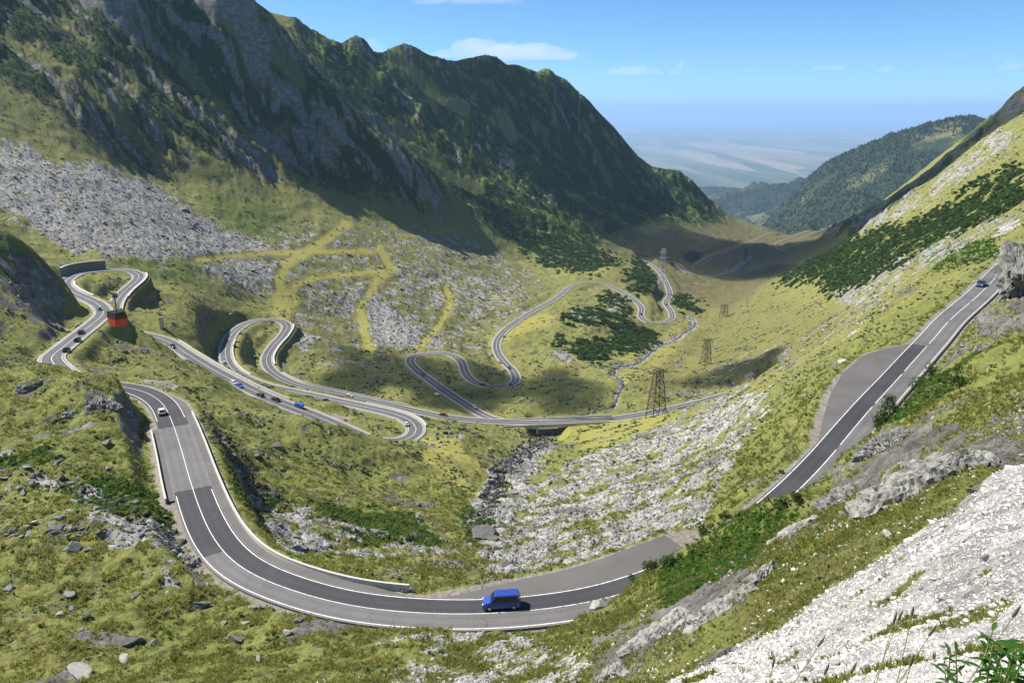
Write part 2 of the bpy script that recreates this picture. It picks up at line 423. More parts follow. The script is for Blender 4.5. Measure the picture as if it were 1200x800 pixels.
scree_far = union(poly_mask('-10,172 30,165 60,190 110,190 180,215 240,255 335,297 250,303 170,308 120,300 70,296 20,262 -10,235', 450, 900), poly_mask('228,312 330,305 322,342 270,332', 400, 900),
                  poly_mask('425,345 462,362 500,388 492,410 440,410 428,380', 450, 1000), poly_mask('500,392 530,396 522,412 495,410', 450, 1000), poly_mask('345,335 430,325 450,350 420,360 400,380 350,350', 450, 1000) * 0.6,
                  poly_mask('470,300 600,330 620,350 560,380 500,350 440,320', 600, 1300) * 0.55, poly_mask('420,255 545,262 600,290 520,300 440,270', 700, 1400) * 0.5,
                  poly_mask('660,365 690,360 700,372 668,380', 600, 1000), poly_mask('710,350 735,352 728,368 712,366', 600, 1100), poly_mask('640,415 672,405 672,428 650,425', 450, 800))
scree_mid = union(poly_mask('560,655 580,620 600,585 660,545 740,505 790,492 840,470 900,455 905,480 875,520 850,570 838,595 800,640 700,655 600,674', 100, 420) * 0.74, poly_mask('575,640 640,600 720,560 780,540 830,560 800,625 700,645 610,662', 100, 300) * 0.30,
                  poly_mask('600,530 650,512 655,530 625,555 600,590 585,630 575,655 545,640 540,610 560,570', 120, 450) * 0.9,
                  poly_mask('230,480 275,540 330,590 430,620 545,640 540,660 420,660 300,640 285,600', 100, 260) * 0.65,
                  poly_mask('-10,520 60,545 130,575 200,598 240,655 248,688 195,688 140,645 70,608 -10,572', 90, 170) * 0.62, poly_mask('960,300 1090,240 1165,190 1200,160 1200,140 1165,155 1080,222', 500, 1000) * 0.65,
                  poly_mask('960,345 1060,300 1200,235 1200,265 1100,310 1000,370', 300, 900) * 0.6, poly_mask('800,440 960,380 1060,340 1000,400 900,440 850,480 780,510', 250, 800) * 0.4)
near_dust = union(poly_mask('430,742 560,744 640,752 690,772 690,812 460,812', 40, 95), poly_mask('600,770 690,790 690,830 560,830', 40, 95))
scree_near = union(poly_mask('1215,522 1130,592 1050,640 960,700 905,745 780,800 760,900 1260,900', 0, 45), poly_mask('430,742 560,744 640,752 690,772 690,812 460,812', 40, 95) * 0.72, poly_mask('600,770 690,790 690,830 560,830', 40, 95) * 0.7)
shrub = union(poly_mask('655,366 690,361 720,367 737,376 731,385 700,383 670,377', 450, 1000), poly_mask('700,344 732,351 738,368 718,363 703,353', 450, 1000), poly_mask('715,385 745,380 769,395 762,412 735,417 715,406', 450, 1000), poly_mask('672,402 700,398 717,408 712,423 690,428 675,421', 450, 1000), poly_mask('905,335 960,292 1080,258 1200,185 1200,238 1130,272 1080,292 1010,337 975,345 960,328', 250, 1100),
              poly_mask('600,286 640,268 700,290 728,303 690,322 640,314', 1000, 1400), poly_mask('732,318 765,318 765,342 738,345', 900, 1200), poly_mask('783,348 800,345 822,362 800,366', 800, 1200), poly_mask('738,303 757,300 760,312 742,315', 1000, 1500),
              poly_mask('640,402 670,395 668,410', 450, 900), poly_mask('420,640 470,590 500,620', 5, 6))
lush = union(poly_mask('60,572 120,560 190,570 195,605 120,600', 90, 190), poly_mask('-10,535 60,530 60,548 -10,552', 90, 190), poly_mask('540,600 600,560 585,610 550,640', 90, 280) * 0.8, poly_mask('270,575 330,590 320,615 280,610', 100, 250), poly_mask('360,590 470,600 520,640 420,640', 100, 250) * 0.7,
             poly_mask('770,680 870,600 940,600 880,660 780,720', 40, 110) * 0.7, poly_mask('1010,470 1080,430 1150,410 1100,470 1030,510', 60, 140) * 0.8, poly_mask('1080,290 1160,280 1180,300 1090,320', 150, 600) * 0.7,
             poly_mask('240,225 330,240 340,285 270,270', 500, 900) * 0.7, poly_mask('-10,270 60,310 60,330 -10,320', 200, 400) * 0.8, poly_mask('145,300 220,306 240,330 180,330', 400, 700) * .5)
dry = union(line_mask('405,263 375,285 335,310 326,330 335,350', 6.0, 400, 1100), line_mask('335,350 332,362', 14, 500, 800), line_mask('230,305 320,296 440,294', 3.0, 450, 1000), line_mask('342,335 370,325 455,317', 3.0, 500, 1000),
            line_mask('446,291 460,318 440,330 422,360 430,400 434,415', 5.0, 400, 1000), line_mask('522,335 528,355 510,388 490,408', 4.0, 450, 1000), line_mask('545,240 560,228 600,222', 2.2, 1000, 1500) , line_mask('470,276 540,270', 2, 700, 1300) * 0.7, line_mask('640,375 600,385 580,400', 9, 500, 1000) * 0.8,
            poly_mask('725,240 760,248 785,268 760,276 735,262', 1200, 2400) * 0.5, poly_mask('740,395 800,385 820,380 760,440 720,450', 450, 900) * 0.5, poly_mask('640,500 760,480 800,490 700,530', 250, 450) * 0.6, line_mask('500,530 555,580', 5, 120, 300) * 0.7, poly_mask('485,512 540,515 550,540 510,530', 220, 400))  # first patch puts the sunlit foot of the back ridge into the dry cover
lit_b = union(line_mask('460,60 510,110 545,130', 7, 1200, 1800), line_mask('468,148 490,180 520,205 560,220', 9, 1000, 1500), line_mask('585,135 600,160', 8, 1200, 1800))  # sunlit strips of the back ridge, put in as lighter green cover
gravel = union(poly_mask('385,482 410,488 412,497 390,494', 250, 420, False), poly_mask('140,446 195,443 212,450 205,462 180,452 150,448', 180, 270, False), poly_mask('192,600 208,590 222,640 238,685 228,688 205,640', 90, 150) * 0.8)
pale_stream = line_mask('722,472 724,458 730,446 718,440 722,430 745,426 772,405 800,392 816,380 806,372', 3.0, 420, 1000)

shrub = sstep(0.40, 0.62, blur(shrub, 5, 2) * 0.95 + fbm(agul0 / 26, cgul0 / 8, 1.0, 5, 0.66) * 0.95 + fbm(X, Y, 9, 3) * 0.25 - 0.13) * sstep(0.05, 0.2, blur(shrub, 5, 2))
# grassy gullies and pale rock patches on the mountains
strip_a = union(line_mask('0,34 60,78 112,112 150,152 200,192', 6, 600, 1300), line_mask('150,100 190,150 260,205', 5, 600, 1400), line_mask('320,60 345,80 352,95', 8, 700, 1400), line_mask('200,60 260,130 330,200', 4, 700, 1400), line_mask('60,20 110,60', 5, 700, 1400), line_mask('250,30 300,95', 4, 700, 1400))
rock_a = union(poly_mask('298,145 335,148 345,185 322,215 300,192', 700, 1400), poly_mask('308,62 350,92 362,112 330,100', 700, 1400), poly_mask('148,45 168,62 165,80 150,70', 700, 1400), poly_mask('130,70 150,78 165,110 145,100', 700, 1400), poly_mask('245,120 265,125 275,150 255,148', 700, 1400))
rock_b = union(poly_mask('433,101 452,112 450,120 440,114', 1100, 2400), poly_mask('459,88 483,112 481,126 466,116', 1100, 2400), poly_mask('427,130 446,138 466,164 455,166 438,150', 1100, 2400), poly_mask('582,180 606,190 600,201 588,196', 1100, 2400), poly_mask('530,135 545,142 540,150', 1100, 2400), poly_mask('556,170 568,180 564,186', 1100, 2400), poly_mask('402,42 430,44 442,62 425,60', 1100, 2400), poly_mask('468,53 490,60 480,70', 1100, 2400), poly_mask('600,222 640,228 660,236 620,236', 1100, 2400))
scar = poly_mask('1215,90 1157,143 1110,185 1060,228 1010,255 955,275 985,280 1020,268 1083,220 1165,153 1215,128', 800, 2400)  # rocky crest; its shade is also put in as dark scrub cover
heath = union(poly_mask('850,705 950,652 1050,612 1130,588 1000,690 905,745 860,740', 15, 90) * 0.55, poly_mask('720,320 900,340 1000,380 900,440 800,470 740,460 760,400', 300, 1000) * 0.35, poly_mask('690,262 760,256 850,258 900,266 960,268 1040,240 1010,270 960,300 905,335 870,360 830,350 800,340 740,300 700,290', 950, 2600), poly_mask('700,330 780,300 880,310 900,330 860,365 800,350', 900, 1700))
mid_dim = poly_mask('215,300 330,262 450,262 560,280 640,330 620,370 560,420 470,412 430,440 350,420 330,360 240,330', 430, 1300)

# ------------------------------------------------------------------ terrain: relief
cgul = 0.38 * X + 0.92 * Y; agul = 0.92 * X - 0.38 * Y
wx = fbm(X, Y, 70, 3) * 14
gul = fbm((cgul + wx) / 42, agul / 190, 1.0, 4, 0.5, ridged=True)
crag = fbm(cgul / 9 + 5, agul / 26, 1.0, 4, 0.55, ridged=True)
bigr = fbm(X + 400, Y, 150, 3)
cA, cB = blur(CLIFF_A, 5, 2), blur(BACK_B, 6, 2)
far = sstep(60, 500, DD)
rel = np.zeros(X.shape, np.float32)
rel += cA * (fbm((cgul + wx) / 18 + 40, agul / 80, 1.0, 3, 0.55, ridged=True) * 2.2 + gul * 10 + crag * 1.8 + bigr * 6 - 12 + fbm(X, Y, 6, 3, 0.6) * 0.7)
rel += blur(scar, 3, 1) * (fbm(X, Y, 40, 5, 0.55, ridged=True) * 8)
gulb = fbm((cgul + wx * 2) / 75, agul / 330, 1.0, 4, 0.5, ridged=True)
rel += cB * (gulb * 14 + crag * 2.0 + fbm(X, Y, 16, 3) * 1.6 - 15)
lump = fbm(X, Y, 24, 2) * 1.3 + fbm(X + 300, Y, 14, 3, 0.55) * 0.9
tuft = fbm(X, Y, 6.5, 4, 0.6) * 0.8 + np.abs(fbm(X + 50, Y, 2.6, 2)) * 0.5
fine = fbm(X, Y, 1.1, 3) * 0.10
grassy = 1 - np.clip(cA + cB, 0, 1)
nearfade = sstep(3, 60, DD)
rel += grassy * (lump * sstep(30, 160, DD) + tuft * (0.2 + 0.45 * sstep(20, 120, DD)) * nearfade + fine * sstep(2, 12, DD) + fbm(X, Y, 60, 2) * 2.0 * sstep(250, 800, DD) + fbm(X + 9, Y + 3, 11, 3) * 1.0 * sstep(500, 1400, DD))
rk = blur(union(K_NOLL, ROCKS_R), 2, 1)
strata = fbm((X * 0.77 + Y * 0.64) / 2.2, (X * -0.64 + Y * 0.77) / 9, 1.0, 4, 0.5, ridged=True)
rel += blur(ROCKS_R, 2, 1) * (strata * 0.75 * sstep(15, 120, DD) + fbm(X, Y, 5, 3, 0.5, ridged=True) * 0.8 * sstep(40, 150, DD))
rel += scree_mid * (fbm(X, Y, 3.2, 3, 0.6, ridged=True) * 0.35) + scree_far * (fbm(X, Y, 5, 3, 0.6, ridged=True) * 0.6)
rel *= 1 - 0.85 * np.clip(blur(dry, 2) * 1.3, 0, 1)
rel -= blur(pale_stream, 2, 1) * 1.5
rel += blur(shrub, 2, 1) * (0.8 + np.abs(fbm(X, Y, 5, 3)) * 1.6) * sstep(200, 400, DD)

# ------------------------------------------------------------------ terrain: cut the roads in
def nearest_px(P, px, py):
    a, b, d = project(P[:, 0], P[:, 1], P[:, 2])
    return int(np.argmin((a - px) ** 2 + (b - py) ** 2))
UP, UL, UHW = ROADS['upper']
extraR = np.zeros(len(UP)); extraL = np.zeros(len(UP))
def bulge(arr, p0, p1, rows):
    i0, i1 = nearest_px(UP, *p0), nearest_px(UP, *p1)
    t = np.linspace(0, 1, i1 - i0 + 1)
    arr[i0:i1 + 1] = np.maximum(arr[i0:i1 + 1], np.interp(t, [r[0] for r in rows], [r[1] for r in rows]))
    return i0, i1
LAY1 = bulge(extraR, (1086, 406), (985, 520), ((0, 0), (0.10, 3.0), (0.22, 6.0), (0.45, 6.2), (0.65, 4.6), (0.85, 2.2), (1, 0)))
LAY2 = bulge(extraR, (822, 660), (520, 720), ((0, 4.4), (0.2, 5.0), (0.45, 4.6), (0.7, 3.6), (0.88, 1.8), (1, 0)))
SHR = bulge(extraR, (470, 716), (186, 468), ((0, 0.2), (0.05, 1.5), (0.94, 1.7), (1, 0.3)))
SHL = bulge(extraL, (226, 580), (205, 500), ((0, 1.9), (1, 1.7)))
bestd = np.full(X.shape, 1e9, np.float32)
bestz = np.zeros(X.shape, np.float32)
SEG = []
for nm, (P, L, hw) in ROADS.items():
    eR, eL = (extraR, extraL) if nm == 'upper' else (np.zeros(len(P)),) * 2
    for i in range(len(P) - 1):
        SEG.append((P[i], P[i + 1], hw, eL[i], eR[i], min([1.0] + [max(0.14, min(1.0, 0.14 + 0.86 * max(a_ - 4 - i, i - b_ - 4, 0) / 18)) for a_, b_ in WALLED]) if nm == 'upper' else 1.0))
reach = 26.0
bestw = np.ones(X.shape, np.float32)
for p, q, hw, el, er, steep in SEG:
    mx, my = (p[:2] + q[:2]) / 2
    r = math.hypot(mx, my); az = math.atan2(mx, my)
    da = min(1.0, (reach + 8) / r)
    i0, i1 = np.searchsorted(AZ, az - da), np.searchsorted(AZ, az + da)
    j0, j1 = np.searchsorted(S, math.log(max(2, r - reach - 8))), np.searchsorted(S, math.log(r + reach + 8))
    if i1 <= i0 or j1 <= j0:
        continue
    xs, ys = X[i0:i1, j0:j1], Y[i0:i1, j0:j1]
    e = q[:2] - p[:2]; L2 = e @ e
    t = np.clip(((xs - p[0]) * e[0] + (ys - p[1]) * e[1]) / L2, 0, 1)
    dx, dy = xs - p[0] - t * e[0], ys - p[1] - t * e[1]
    side = e[0] * dy - e[1] * dx                       # > 0: left of travel
    dist = np.hypot(dx, dy) - hw - np.where(side > 0, el, er)
    bd = bestd[i0:i1, j0:j1]
    m = dist < bd
    bd[m] = dist[m]
    bestw[i0:i1, j0:j1][m] = np.where(side > 0, steep, 1.0)[m]
    bestz[i0:i1, j0:j1][m] = (p[2] + t * (q[2] - p[2]))[m]
cell = 0.0045 * RR[None, :]
flat = 0.9 + cell * 1.1
wr = 1 - sstep(0, 1, (bestd - flat) / (np.clip(2.2 + 0.005 * RR[None, :] + np.abs(Z + rel - bestz) * 0.22, 2.5, 11) * bestw))
GULLY_BRIDGE = poly_mask('618,499 662,499 668,520 640,530 612,520', 300, 470, False)
Zf = (Z + rel) * (1 - wr) + wr * (bestz - 0.30 - 0.0003 * RR[None, :])
# the stream bed runs under the bridge
bx, by = at_z(640, 494.5, -169)[:2]
bd_ = np.hypot((X - bx) * 1.0, (Y - by) * 0.25)
carve_b = 1 - sstep(6.5, 13, bd_)
Zf = np.where(carve_b > 0, np.minimum(Zf, Zf * (1 - carve_b) + carve_b * (-174.5 + 0.03 * (Y - by) * 0)), Zf)
Z = Zf
onroad = 1 - sstep(0.0, 2.2, bestd)
PX, PY, DD = project(X, Y, Z)

# the ridge lines as surveyed: raise or lower each crest to its measured height
def crest_fit(rows, r0, r1, width):
    global Z
    pts = sorted((math.atan2(ray(a, b)[0], ray(a, b)[1]), ray(a, b)[2] / math.hypot(*ray(a, b)[:2])) for a, b in rows)
    a_, t_ = [q[0] for q in pts], [q[1] for q in pts]
    ii = np.nonzero((AZ > a_[0]) & (AZ < a_[-1]))[0]
    jj = np.nonzero((RR > r0) & (RR < r1))[0]
    sub_ = Z[np.ix_(ii, jj)] / RR[jj][None, :]
    jm = sub_.argmax(1); top = sub_.max(1)
    sp = S[jj[jm]]
    k = 15; pad_ = np.pad(sp, k, mode='edge'); sp = np.array([np.median(pad_[q:q + 2 * k + 1]) for q in range(len(sp))])
    want = np.interp(AZ[ii], a_, t_); dl = want - top
    edge = np.clip(np.minimum(np.arange(len(ii)), np.arange(len(ii))[::-1]) / 12.0, 0, 1)
    Z[ii] += (dl * edge)[:, None] * RR[None, :] * np.exp(-((S[None, :] - sp[:, None]) / width) ** 2)
crest_fit([(348, 38), (356, 34), (368, 36), (385, 46), (400, 51), (410, 45), (417, 41), (428, 47), (438, 61), (448, 62), (462, 55), (474, 51), (486, 55), (500, 64), (520, 70), (535, 72), (552, 68), (570, 64), (582, 67), (594, 76), (605, 76), (618, 80), (630, 85), (638, 80), (644, 81), (652, 88), (664, 94), (676, 106), (690, 118), (705, 135), (720, 150), (735, 168), (748, 184), (765, 196), (780, 198), (796, 200), (812, 212), (826, 228), (838, 245)], 1280, 2450, 0.05)
crest_fit([(285, -12), (297, 2), (308, 8), (318, 16), (328, 30), (338, 37), (346, 46)], 900, 1230, 0.06)
crest_fit([(1016, 251), (1045, 238), (1070, 224), (1100, 197), (1130, 170), (1148, 152), (1157, 146), (1163, 137), (1171, 130), (1180, 118), (1190, 108), (1200, 102), (1215, 88)], 900, 2200, 0.06)
PX, PY, DD = project(X, Y, Z)

# visible from the camera's side of every ridge (used to choose where stones and plants are worth building)
Tn = Z / RR[None, :]
cm = np.maximum.accumulate(Tn, axis=1)
VIS = (Tn >= cm - 0.0012)

# slope, for bare rock
dZs = np.gradient(Z, axis=1) / np.gradient(RR)[None, :]
dZa = np.gradient(Z, axis=0) / (np.gradient(AZ)[:, None] * RR[None, :])
SLOPE = np.degrees(np.arctan(np.hypot(dZs, dZa)))
rn = fbm(X, Y, 30, 4, 0.6)
rn2 = fbm((cgul + wx * .5) / 15, agul / 85, 1.0, 5, 0.62)
rock = cA * sstep(0.10, 0.42, fbm((cgul + wx * .5) / 17, agul / 60, 1.0, 5, 0.66) * 0.9 + fbm((cgul + wx) / 60, agul / 160, 1.0, 3) * 0.35 + np.clip((SLOPE - 52) / 40, -0.4, 0.4) + 0.02) + cB * sstep(0.35, 0.9, rn2 + (SLOPE - 52) / 26) * 0.9
rock = np.maximum(rock, blur(rock_a, 2) * sstep(-0.5, 0.2, rn2) * 1.0); rock = np.maximum(rock, blur(rock_b, 1) * sstep(-0.5, 0.1, rn2)); rock = np.maximum(rock, scar * sstep(-0.3, 0.4, rn))
rock *= 1 - blur(strip_a, 2)
rock = np.maximum(rock, rk * sstep(-0.3, 0.3, fbm(X, Y, 7, 4, 0.6) + (SLOPE - 38) / 25))
rock = np.maximum(rock, sstep(58, 70, SLOPE) * grassy * 0.7 * (1 - wr))
rock = np.maximum(rock, sstep(0.55, 0.9, fbm(X + 77, Y, 18, 5, 0.62)) * grassy * 0.8 * (1 - blur(shrub, 1)))
near_gaps = sstep(0.52, 0.68, fbm(X, Y, 2.2, 5, 0.65) + 0.5 * fbm(X, Y, 9, 2)) * scree_near
scree = np.clip(-near_gaps * 1.2 + blur(scree_far, 5, 2) * 0.95 + blur(scree_mid, 5, 2) + blur(scree_near, 4, 2), 0, 1)
aR = 0.80 * X + 0.60 * Y; cR = -0.60 * X + 0.80 * Y
snR = fbm(aR / 34, cR / 7, 1.0, 5, 0.62)
sn = np.where(X > 0, snR, fbm(agul / 26, cgul / 9, 1.0, 4, 0.6)) * 0.6 + fbm(X, Y, 6, 5, 0.65) * 0.5
scree = sstep(0.36, 0.72, scree + sn * 0.70 - 0.10) * sstep(0.02, 0.12, scree)
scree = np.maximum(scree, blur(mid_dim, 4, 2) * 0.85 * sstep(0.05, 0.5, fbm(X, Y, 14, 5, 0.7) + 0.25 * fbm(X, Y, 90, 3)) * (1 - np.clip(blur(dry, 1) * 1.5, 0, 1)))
scree *= 1 - np.clip(blur(dry, 1) * 1.6, 0, 1)
scree = np.maximum(scree, pale_stream * 0.95)
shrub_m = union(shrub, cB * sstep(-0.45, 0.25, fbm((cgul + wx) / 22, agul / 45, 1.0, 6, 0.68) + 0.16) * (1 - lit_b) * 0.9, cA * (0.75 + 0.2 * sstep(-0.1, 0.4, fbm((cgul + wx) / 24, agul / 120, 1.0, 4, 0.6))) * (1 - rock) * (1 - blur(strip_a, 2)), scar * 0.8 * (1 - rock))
fade = (1 - onroad)
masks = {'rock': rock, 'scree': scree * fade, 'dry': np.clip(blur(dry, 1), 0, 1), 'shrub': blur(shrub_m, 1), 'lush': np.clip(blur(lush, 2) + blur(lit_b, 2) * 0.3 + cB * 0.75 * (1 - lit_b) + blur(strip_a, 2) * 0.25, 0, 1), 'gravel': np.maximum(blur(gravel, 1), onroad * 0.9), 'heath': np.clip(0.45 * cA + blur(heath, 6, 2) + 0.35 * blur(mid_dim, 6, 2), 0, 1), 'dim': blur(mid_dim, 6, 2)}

# ------------------------------------------------------------------ terrain material
def terrain_material():
    m, n, l, b = nodes_of('alpine_ground')
    geo = n.new('ShaderNodeNewGeometry')
    pos = geo.outputs['Position']
    def attr(nm):
        a = n.new('ShaderNodeAttribute'); a.attribute_name = nm
        s = n.new('ShaderNodeSeparateColor'); l.new(a.outputs['Color'], s.inputs['Color'])
        return s.outputs
    A_, B_, C_ = attr('cover_a'), attr('cover_b'), attr('cover_c')
    n_big = noise_node(n, l, 0.02, 6, 0.62, pos)
    n_mid = noise_node(n, l, 0.16, 8, 0.68, pos)
    n_fin = noise_node(n, l, 0.9, 8, 0.72, pos)
    n_tin = noise_node(n, l, 9.0, 5, 0.7, pos)
    g1 = ramp(n, l, n_mid, [(0.30, (0.105, 0.125, 0.024)), (0.44, (0.165, 0.182, 0.037)), (0.58, (0.228, 0.225, 0.054)), (0.75, (0.29, 0.262, 0.085))])
    g2 = ramp(n, l, n_big, [(0.3, (0.115, 0.150, 0.026)), (0.55, (0.205, 0.215, 0.048)), (0.75, (0.28, 0.250, 0.085))])
    grass = mixc(n, l, 0.5, g1, g2)
    fresh = ramp(n, l, n_mid, [(0.32, (0.105, 0.150, 0.026)), (0.55, (0.165, 0.215, 0.040)), (0.75, (0.235, 0.250, 0.060))])
    grass = mixc(n, l, mathn(n, l, 'MULTIPLY', C_[1], 0.5), grass, fresh)
    dark = ramp(n, l, n_fin, [(0.30, 0.48), (0.50, 1.0), (0.72, 1.22)])
    mm = n.new('ShaderNodeMix'); mm.data_type = 'RGBA'; mm.blend_type = 'MULTIPLY'; mm.inputs['Factor'].default_value = 0.55
    l.new(grass, mm.inputs['A']); l.new(dark, mm.inputs['B']); grass = mm.outputs['Result']
    # tussocks: shade between clumps put into the colour at two sizes, and small stones and bare soil showing through
    def cells(scale, rnd=1.0):
        v = n.new('ShaderNodeTexVoronoi'); v.inputs['Scale'].default_value = scale; v.inputs['Randomness'].default_value = rnd
        wv = n.new('ShaderNodeVectorMath'); wv.operation = 'ADD'
        nz = n.new('ShaderNodeTexNoise'); nz.inputs['Scale'].default_value = scale * 1.7; nz.inputs['Detail'].default_value = 3; l.new(pos, nz.inputs['Vector'])
        sc = n.new('ShaderNodeVectorMath'); sc.operation = 'SCALE'; sc.inputs[3].default_value = 0.9 / scale; l.new(nz.outputs['Color'], sc.inputs[0])
        l.new(pos, wv.inputs[0]); l.new(sc.outputs[0], wv.inputs[1]); l.new(wv.outputs[0], v.inputs['Vector'])
        return v.outputs['Distance'], v.outputs['Color']
    d1, c1_ = cells(0.42); d2, c2_ = cells(1.5)
    gap1 = ramp(n, l, d1, [(0.25, 1.12), (0.55, 0.95), (0.85, 0.50)])
    gap2 = ramp(n, l, d2, [(0.25, 1.15), (0.55, 0.92), (0.85, 0.50)])
    for gp, k_ in ((gap1, 0.5), (gap2, 0.6)):
        m3 = n.new('ShaderNodeMix'); m3.data_type = 'RGBA'; m3.blend_type = 'MULTIPLY'; m3.inputs['Factor'].default_value = k_
        l.new(grass, m3.inputs['A']); l.new(gp, m3.inputs['B']); grass = m3.outputs['Result']
    soil = ramp(n, l, noise_node(n, l, 0.35, 9, 0.75, pos), [(0.56, 0.0), (0.64, 0.75)])
    grass = mixc(n, l, soil, grass, ramp(n, l, n_fin, [(0.35, (0.075, 0.062, 0.035)), (0.65, (0.24, 0.225, 0.19))]))
    grass = mixc(n, l, 0.24, grass, ramp(n, l, n_fin, [(0.3, (0.15, 0.14, 0.065)), (0.7, (0.34, 0.31, 0.155))]))
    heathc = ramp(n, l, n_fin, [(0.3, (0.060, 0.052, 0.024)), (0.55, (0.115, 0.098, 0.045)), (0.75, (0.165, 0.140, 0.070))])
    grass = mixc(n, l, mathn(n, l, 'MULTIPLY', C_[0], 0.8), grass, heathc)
    lushc = ramp(n, l, n_fin, [(0.3, (0.040, 0.085, 0.012)), (0.7, (0.095, 0.165, 0.024))])
    dryc = ramp(n, l, n_fin, [(0.3, (0.27, 0.255, 0.060)), (0.7, (0.40, 0.37, 0.11))])
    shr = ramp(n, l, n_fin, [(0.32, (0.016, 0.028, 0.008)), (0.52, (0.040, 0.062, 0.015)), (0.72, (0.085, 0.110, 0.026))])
    rockc = ramp(n, l, n_mid, [(0.30, (0.10, 0.092, 0.082)), (0.48, (0.20, 0.188, 0.17)), (0.62, (0.29, 0.28, 0.262)), (0.8, (0.38, 0.37, 0.35))])
    mpr = n.new('ShaderNodeMapping'); mpr.inputs['Rotation'].default_value = (0.35, 0.5, -0.4); mpr.inputs['Scale'].default_value = (0.25, 1.0, 1.6); l.new(pos, mpr.inputs['Vector'])
    n_str = noise_node(n, l, 0.22, 8, 0.7, mpr.outputs[0]); n_str2 = noise_node(n, l, 1.6, 7, 0.7, mpr.outputs[0])
    rstr = ramp(n, l, mathn(n, l, 'ADD', mathn(n, l, 'MULTIPLY', n_str, 0.5), mathn(n, l, 'MULTIPLY', n_str2, 0.5)), [(0.38, 0.35), (0.5, 0.95), (0.6, 1.25)])
    m4 = n.new('ShaderNodeMix'); m4.data_type = 'RGBA'; m4.blend_type = 'MULTIPLY'; m4.inputs['Factor'].default_value = 0.85
    l.new(rockc, m4.inputs['A']); l.new(rstr, m4.inputs['B']); rockc = m4.outputs['Result']
    rockd = ramp(n, l, n_fin, [(0.28, 0.35), (0.45, 0.9), (0.7, 1.15)])
    m2 = n.new('ShaderNodeMix'); m2.data_type = 'RGBA'; m2.blend_type = 'MULTIPLY'; m2.inputs['Factor'].default_value = 0.8
    l.new(rockc, m2.inputs['A']); l.new(rockd, m2.inputs['B']); rockc = m2.outputs['Result']
    vor = n.new('ShaderNodeTexVoronoi'); vor.inputs['Scale'].default_value = 0.55; l.new(pos, vor.inputs['Vector'])
    vor2 = n.new('ShaderNodeTexVoronoi'); vor2.inputs['Scale'].default_value = 6.0; l.new(pos, vor2.inputs['Vector'])
    sc_v = n.new('ShaderNodeSeparateColor'); l.new(vor.outputs['Color'], sc_v.inputs['Color'])
    sc_v2 = n.new('ShaderNodeSeparateColor'); l.new(vor2.outputs['Color'], sc_v2.inputs['Color'])
    mixv = mathn(n, l, 'ADD', mathn(n, l, 'MULTIPLY', sc_v.outputs[0], 0.5), mathn(n, l, 'MULTIPLY', sc_v2.outputs[0], 0.5))
    screec_ = ramp(n, l, mixv, [(0.05, (0.17, 0.165, 0.155)), (0.4, (0.34, 0.33, 0.31)), (0.75, (0.50, 0.49, 0.46)), (1.0, (0.66, 0.64, 0.60))])
    screec = mixc(n, l, C_[2], ramp(n, l, mixv, [(0.05, (0.13, 0.126, 0.117)), (0.4, (0.24, 0.235, 0.222)), (0.75, (0.34, 0.333, 0.315)), (1.0, (0.43, 0.422, 0.40))]), screec_)
    gravc = ramp(n, l, n_fin, [(0.3, (0.20, 0.18, 0.15)), (0.7, (0.36, 0.33, 0.28))])
    def soft(mask, jit, a, bb):
        s = mathn(n, l, 'ADD', mask, mathn(n, l, 'MULTIPLY', mathn(n, l, 'SUBTRACT', jit, 0.5), 1.3))
        mr = n.new('ShaderNodeMapRange'); mr.interpolation_type = 'SMOOTHSTEP'
        mr.inputs[1].default_value = a; mr.inputs[2].default_value = bb
        l.new(s, mr.inputs[0])
        return mr.outputs[0]
    c = mixc(n, l, mathn(n, l, 'MULTIPLY', B_[1], 0.85), grass, lushc)
    c = mixc(n, l, mathn(n, l, 'MULTIPLY', A_[2], 0.85), c, dryc)
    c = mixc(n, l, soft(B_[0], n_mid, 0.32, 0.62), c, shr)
    rk_ = soft(A_[0], n_fin, 0.38, 0.66)
    c = mixc(n, l, rk_, c, rockc)
    sc_ = soft(A_[1], n_fin, 0.36, 0.62)
    c = mixc(n, l, sc_, c, screec)
    c = mixc(n, l, soft(B_[2], n_fin, 0.38, 0.7), c, gravc)
    l.new(c, b.inputs['Base Color'])
    b.inputs['Roughness'].default_value = 0.95
    b.inputs['Specular IOR Level'].default_value = 0.12
    h = mathn(n, l, 'SUBTRACT', mathn(n, l, 'ADD', mathn(n, l, 'MULTIPLY', mathn(n, l, 'MULTIPLY', rk_, n_str2), 1.2), mathn(n, l, 'ADD', mathn(n, l, 'MULTIPLY', n_fin, 0.9), mathn(n, l, 'MULTIPLY', n_tin, 0.14))), mathn(n, l, 'ADD', mathn(n, l, 'MULTIPLY', d1, 0.35), mathn(n, l, 'MULTIPLY', d2, 0.14)))
    bump(n, l, b, h, 0.9, 0.85)
    return m
M_GROUND = terrain_material()

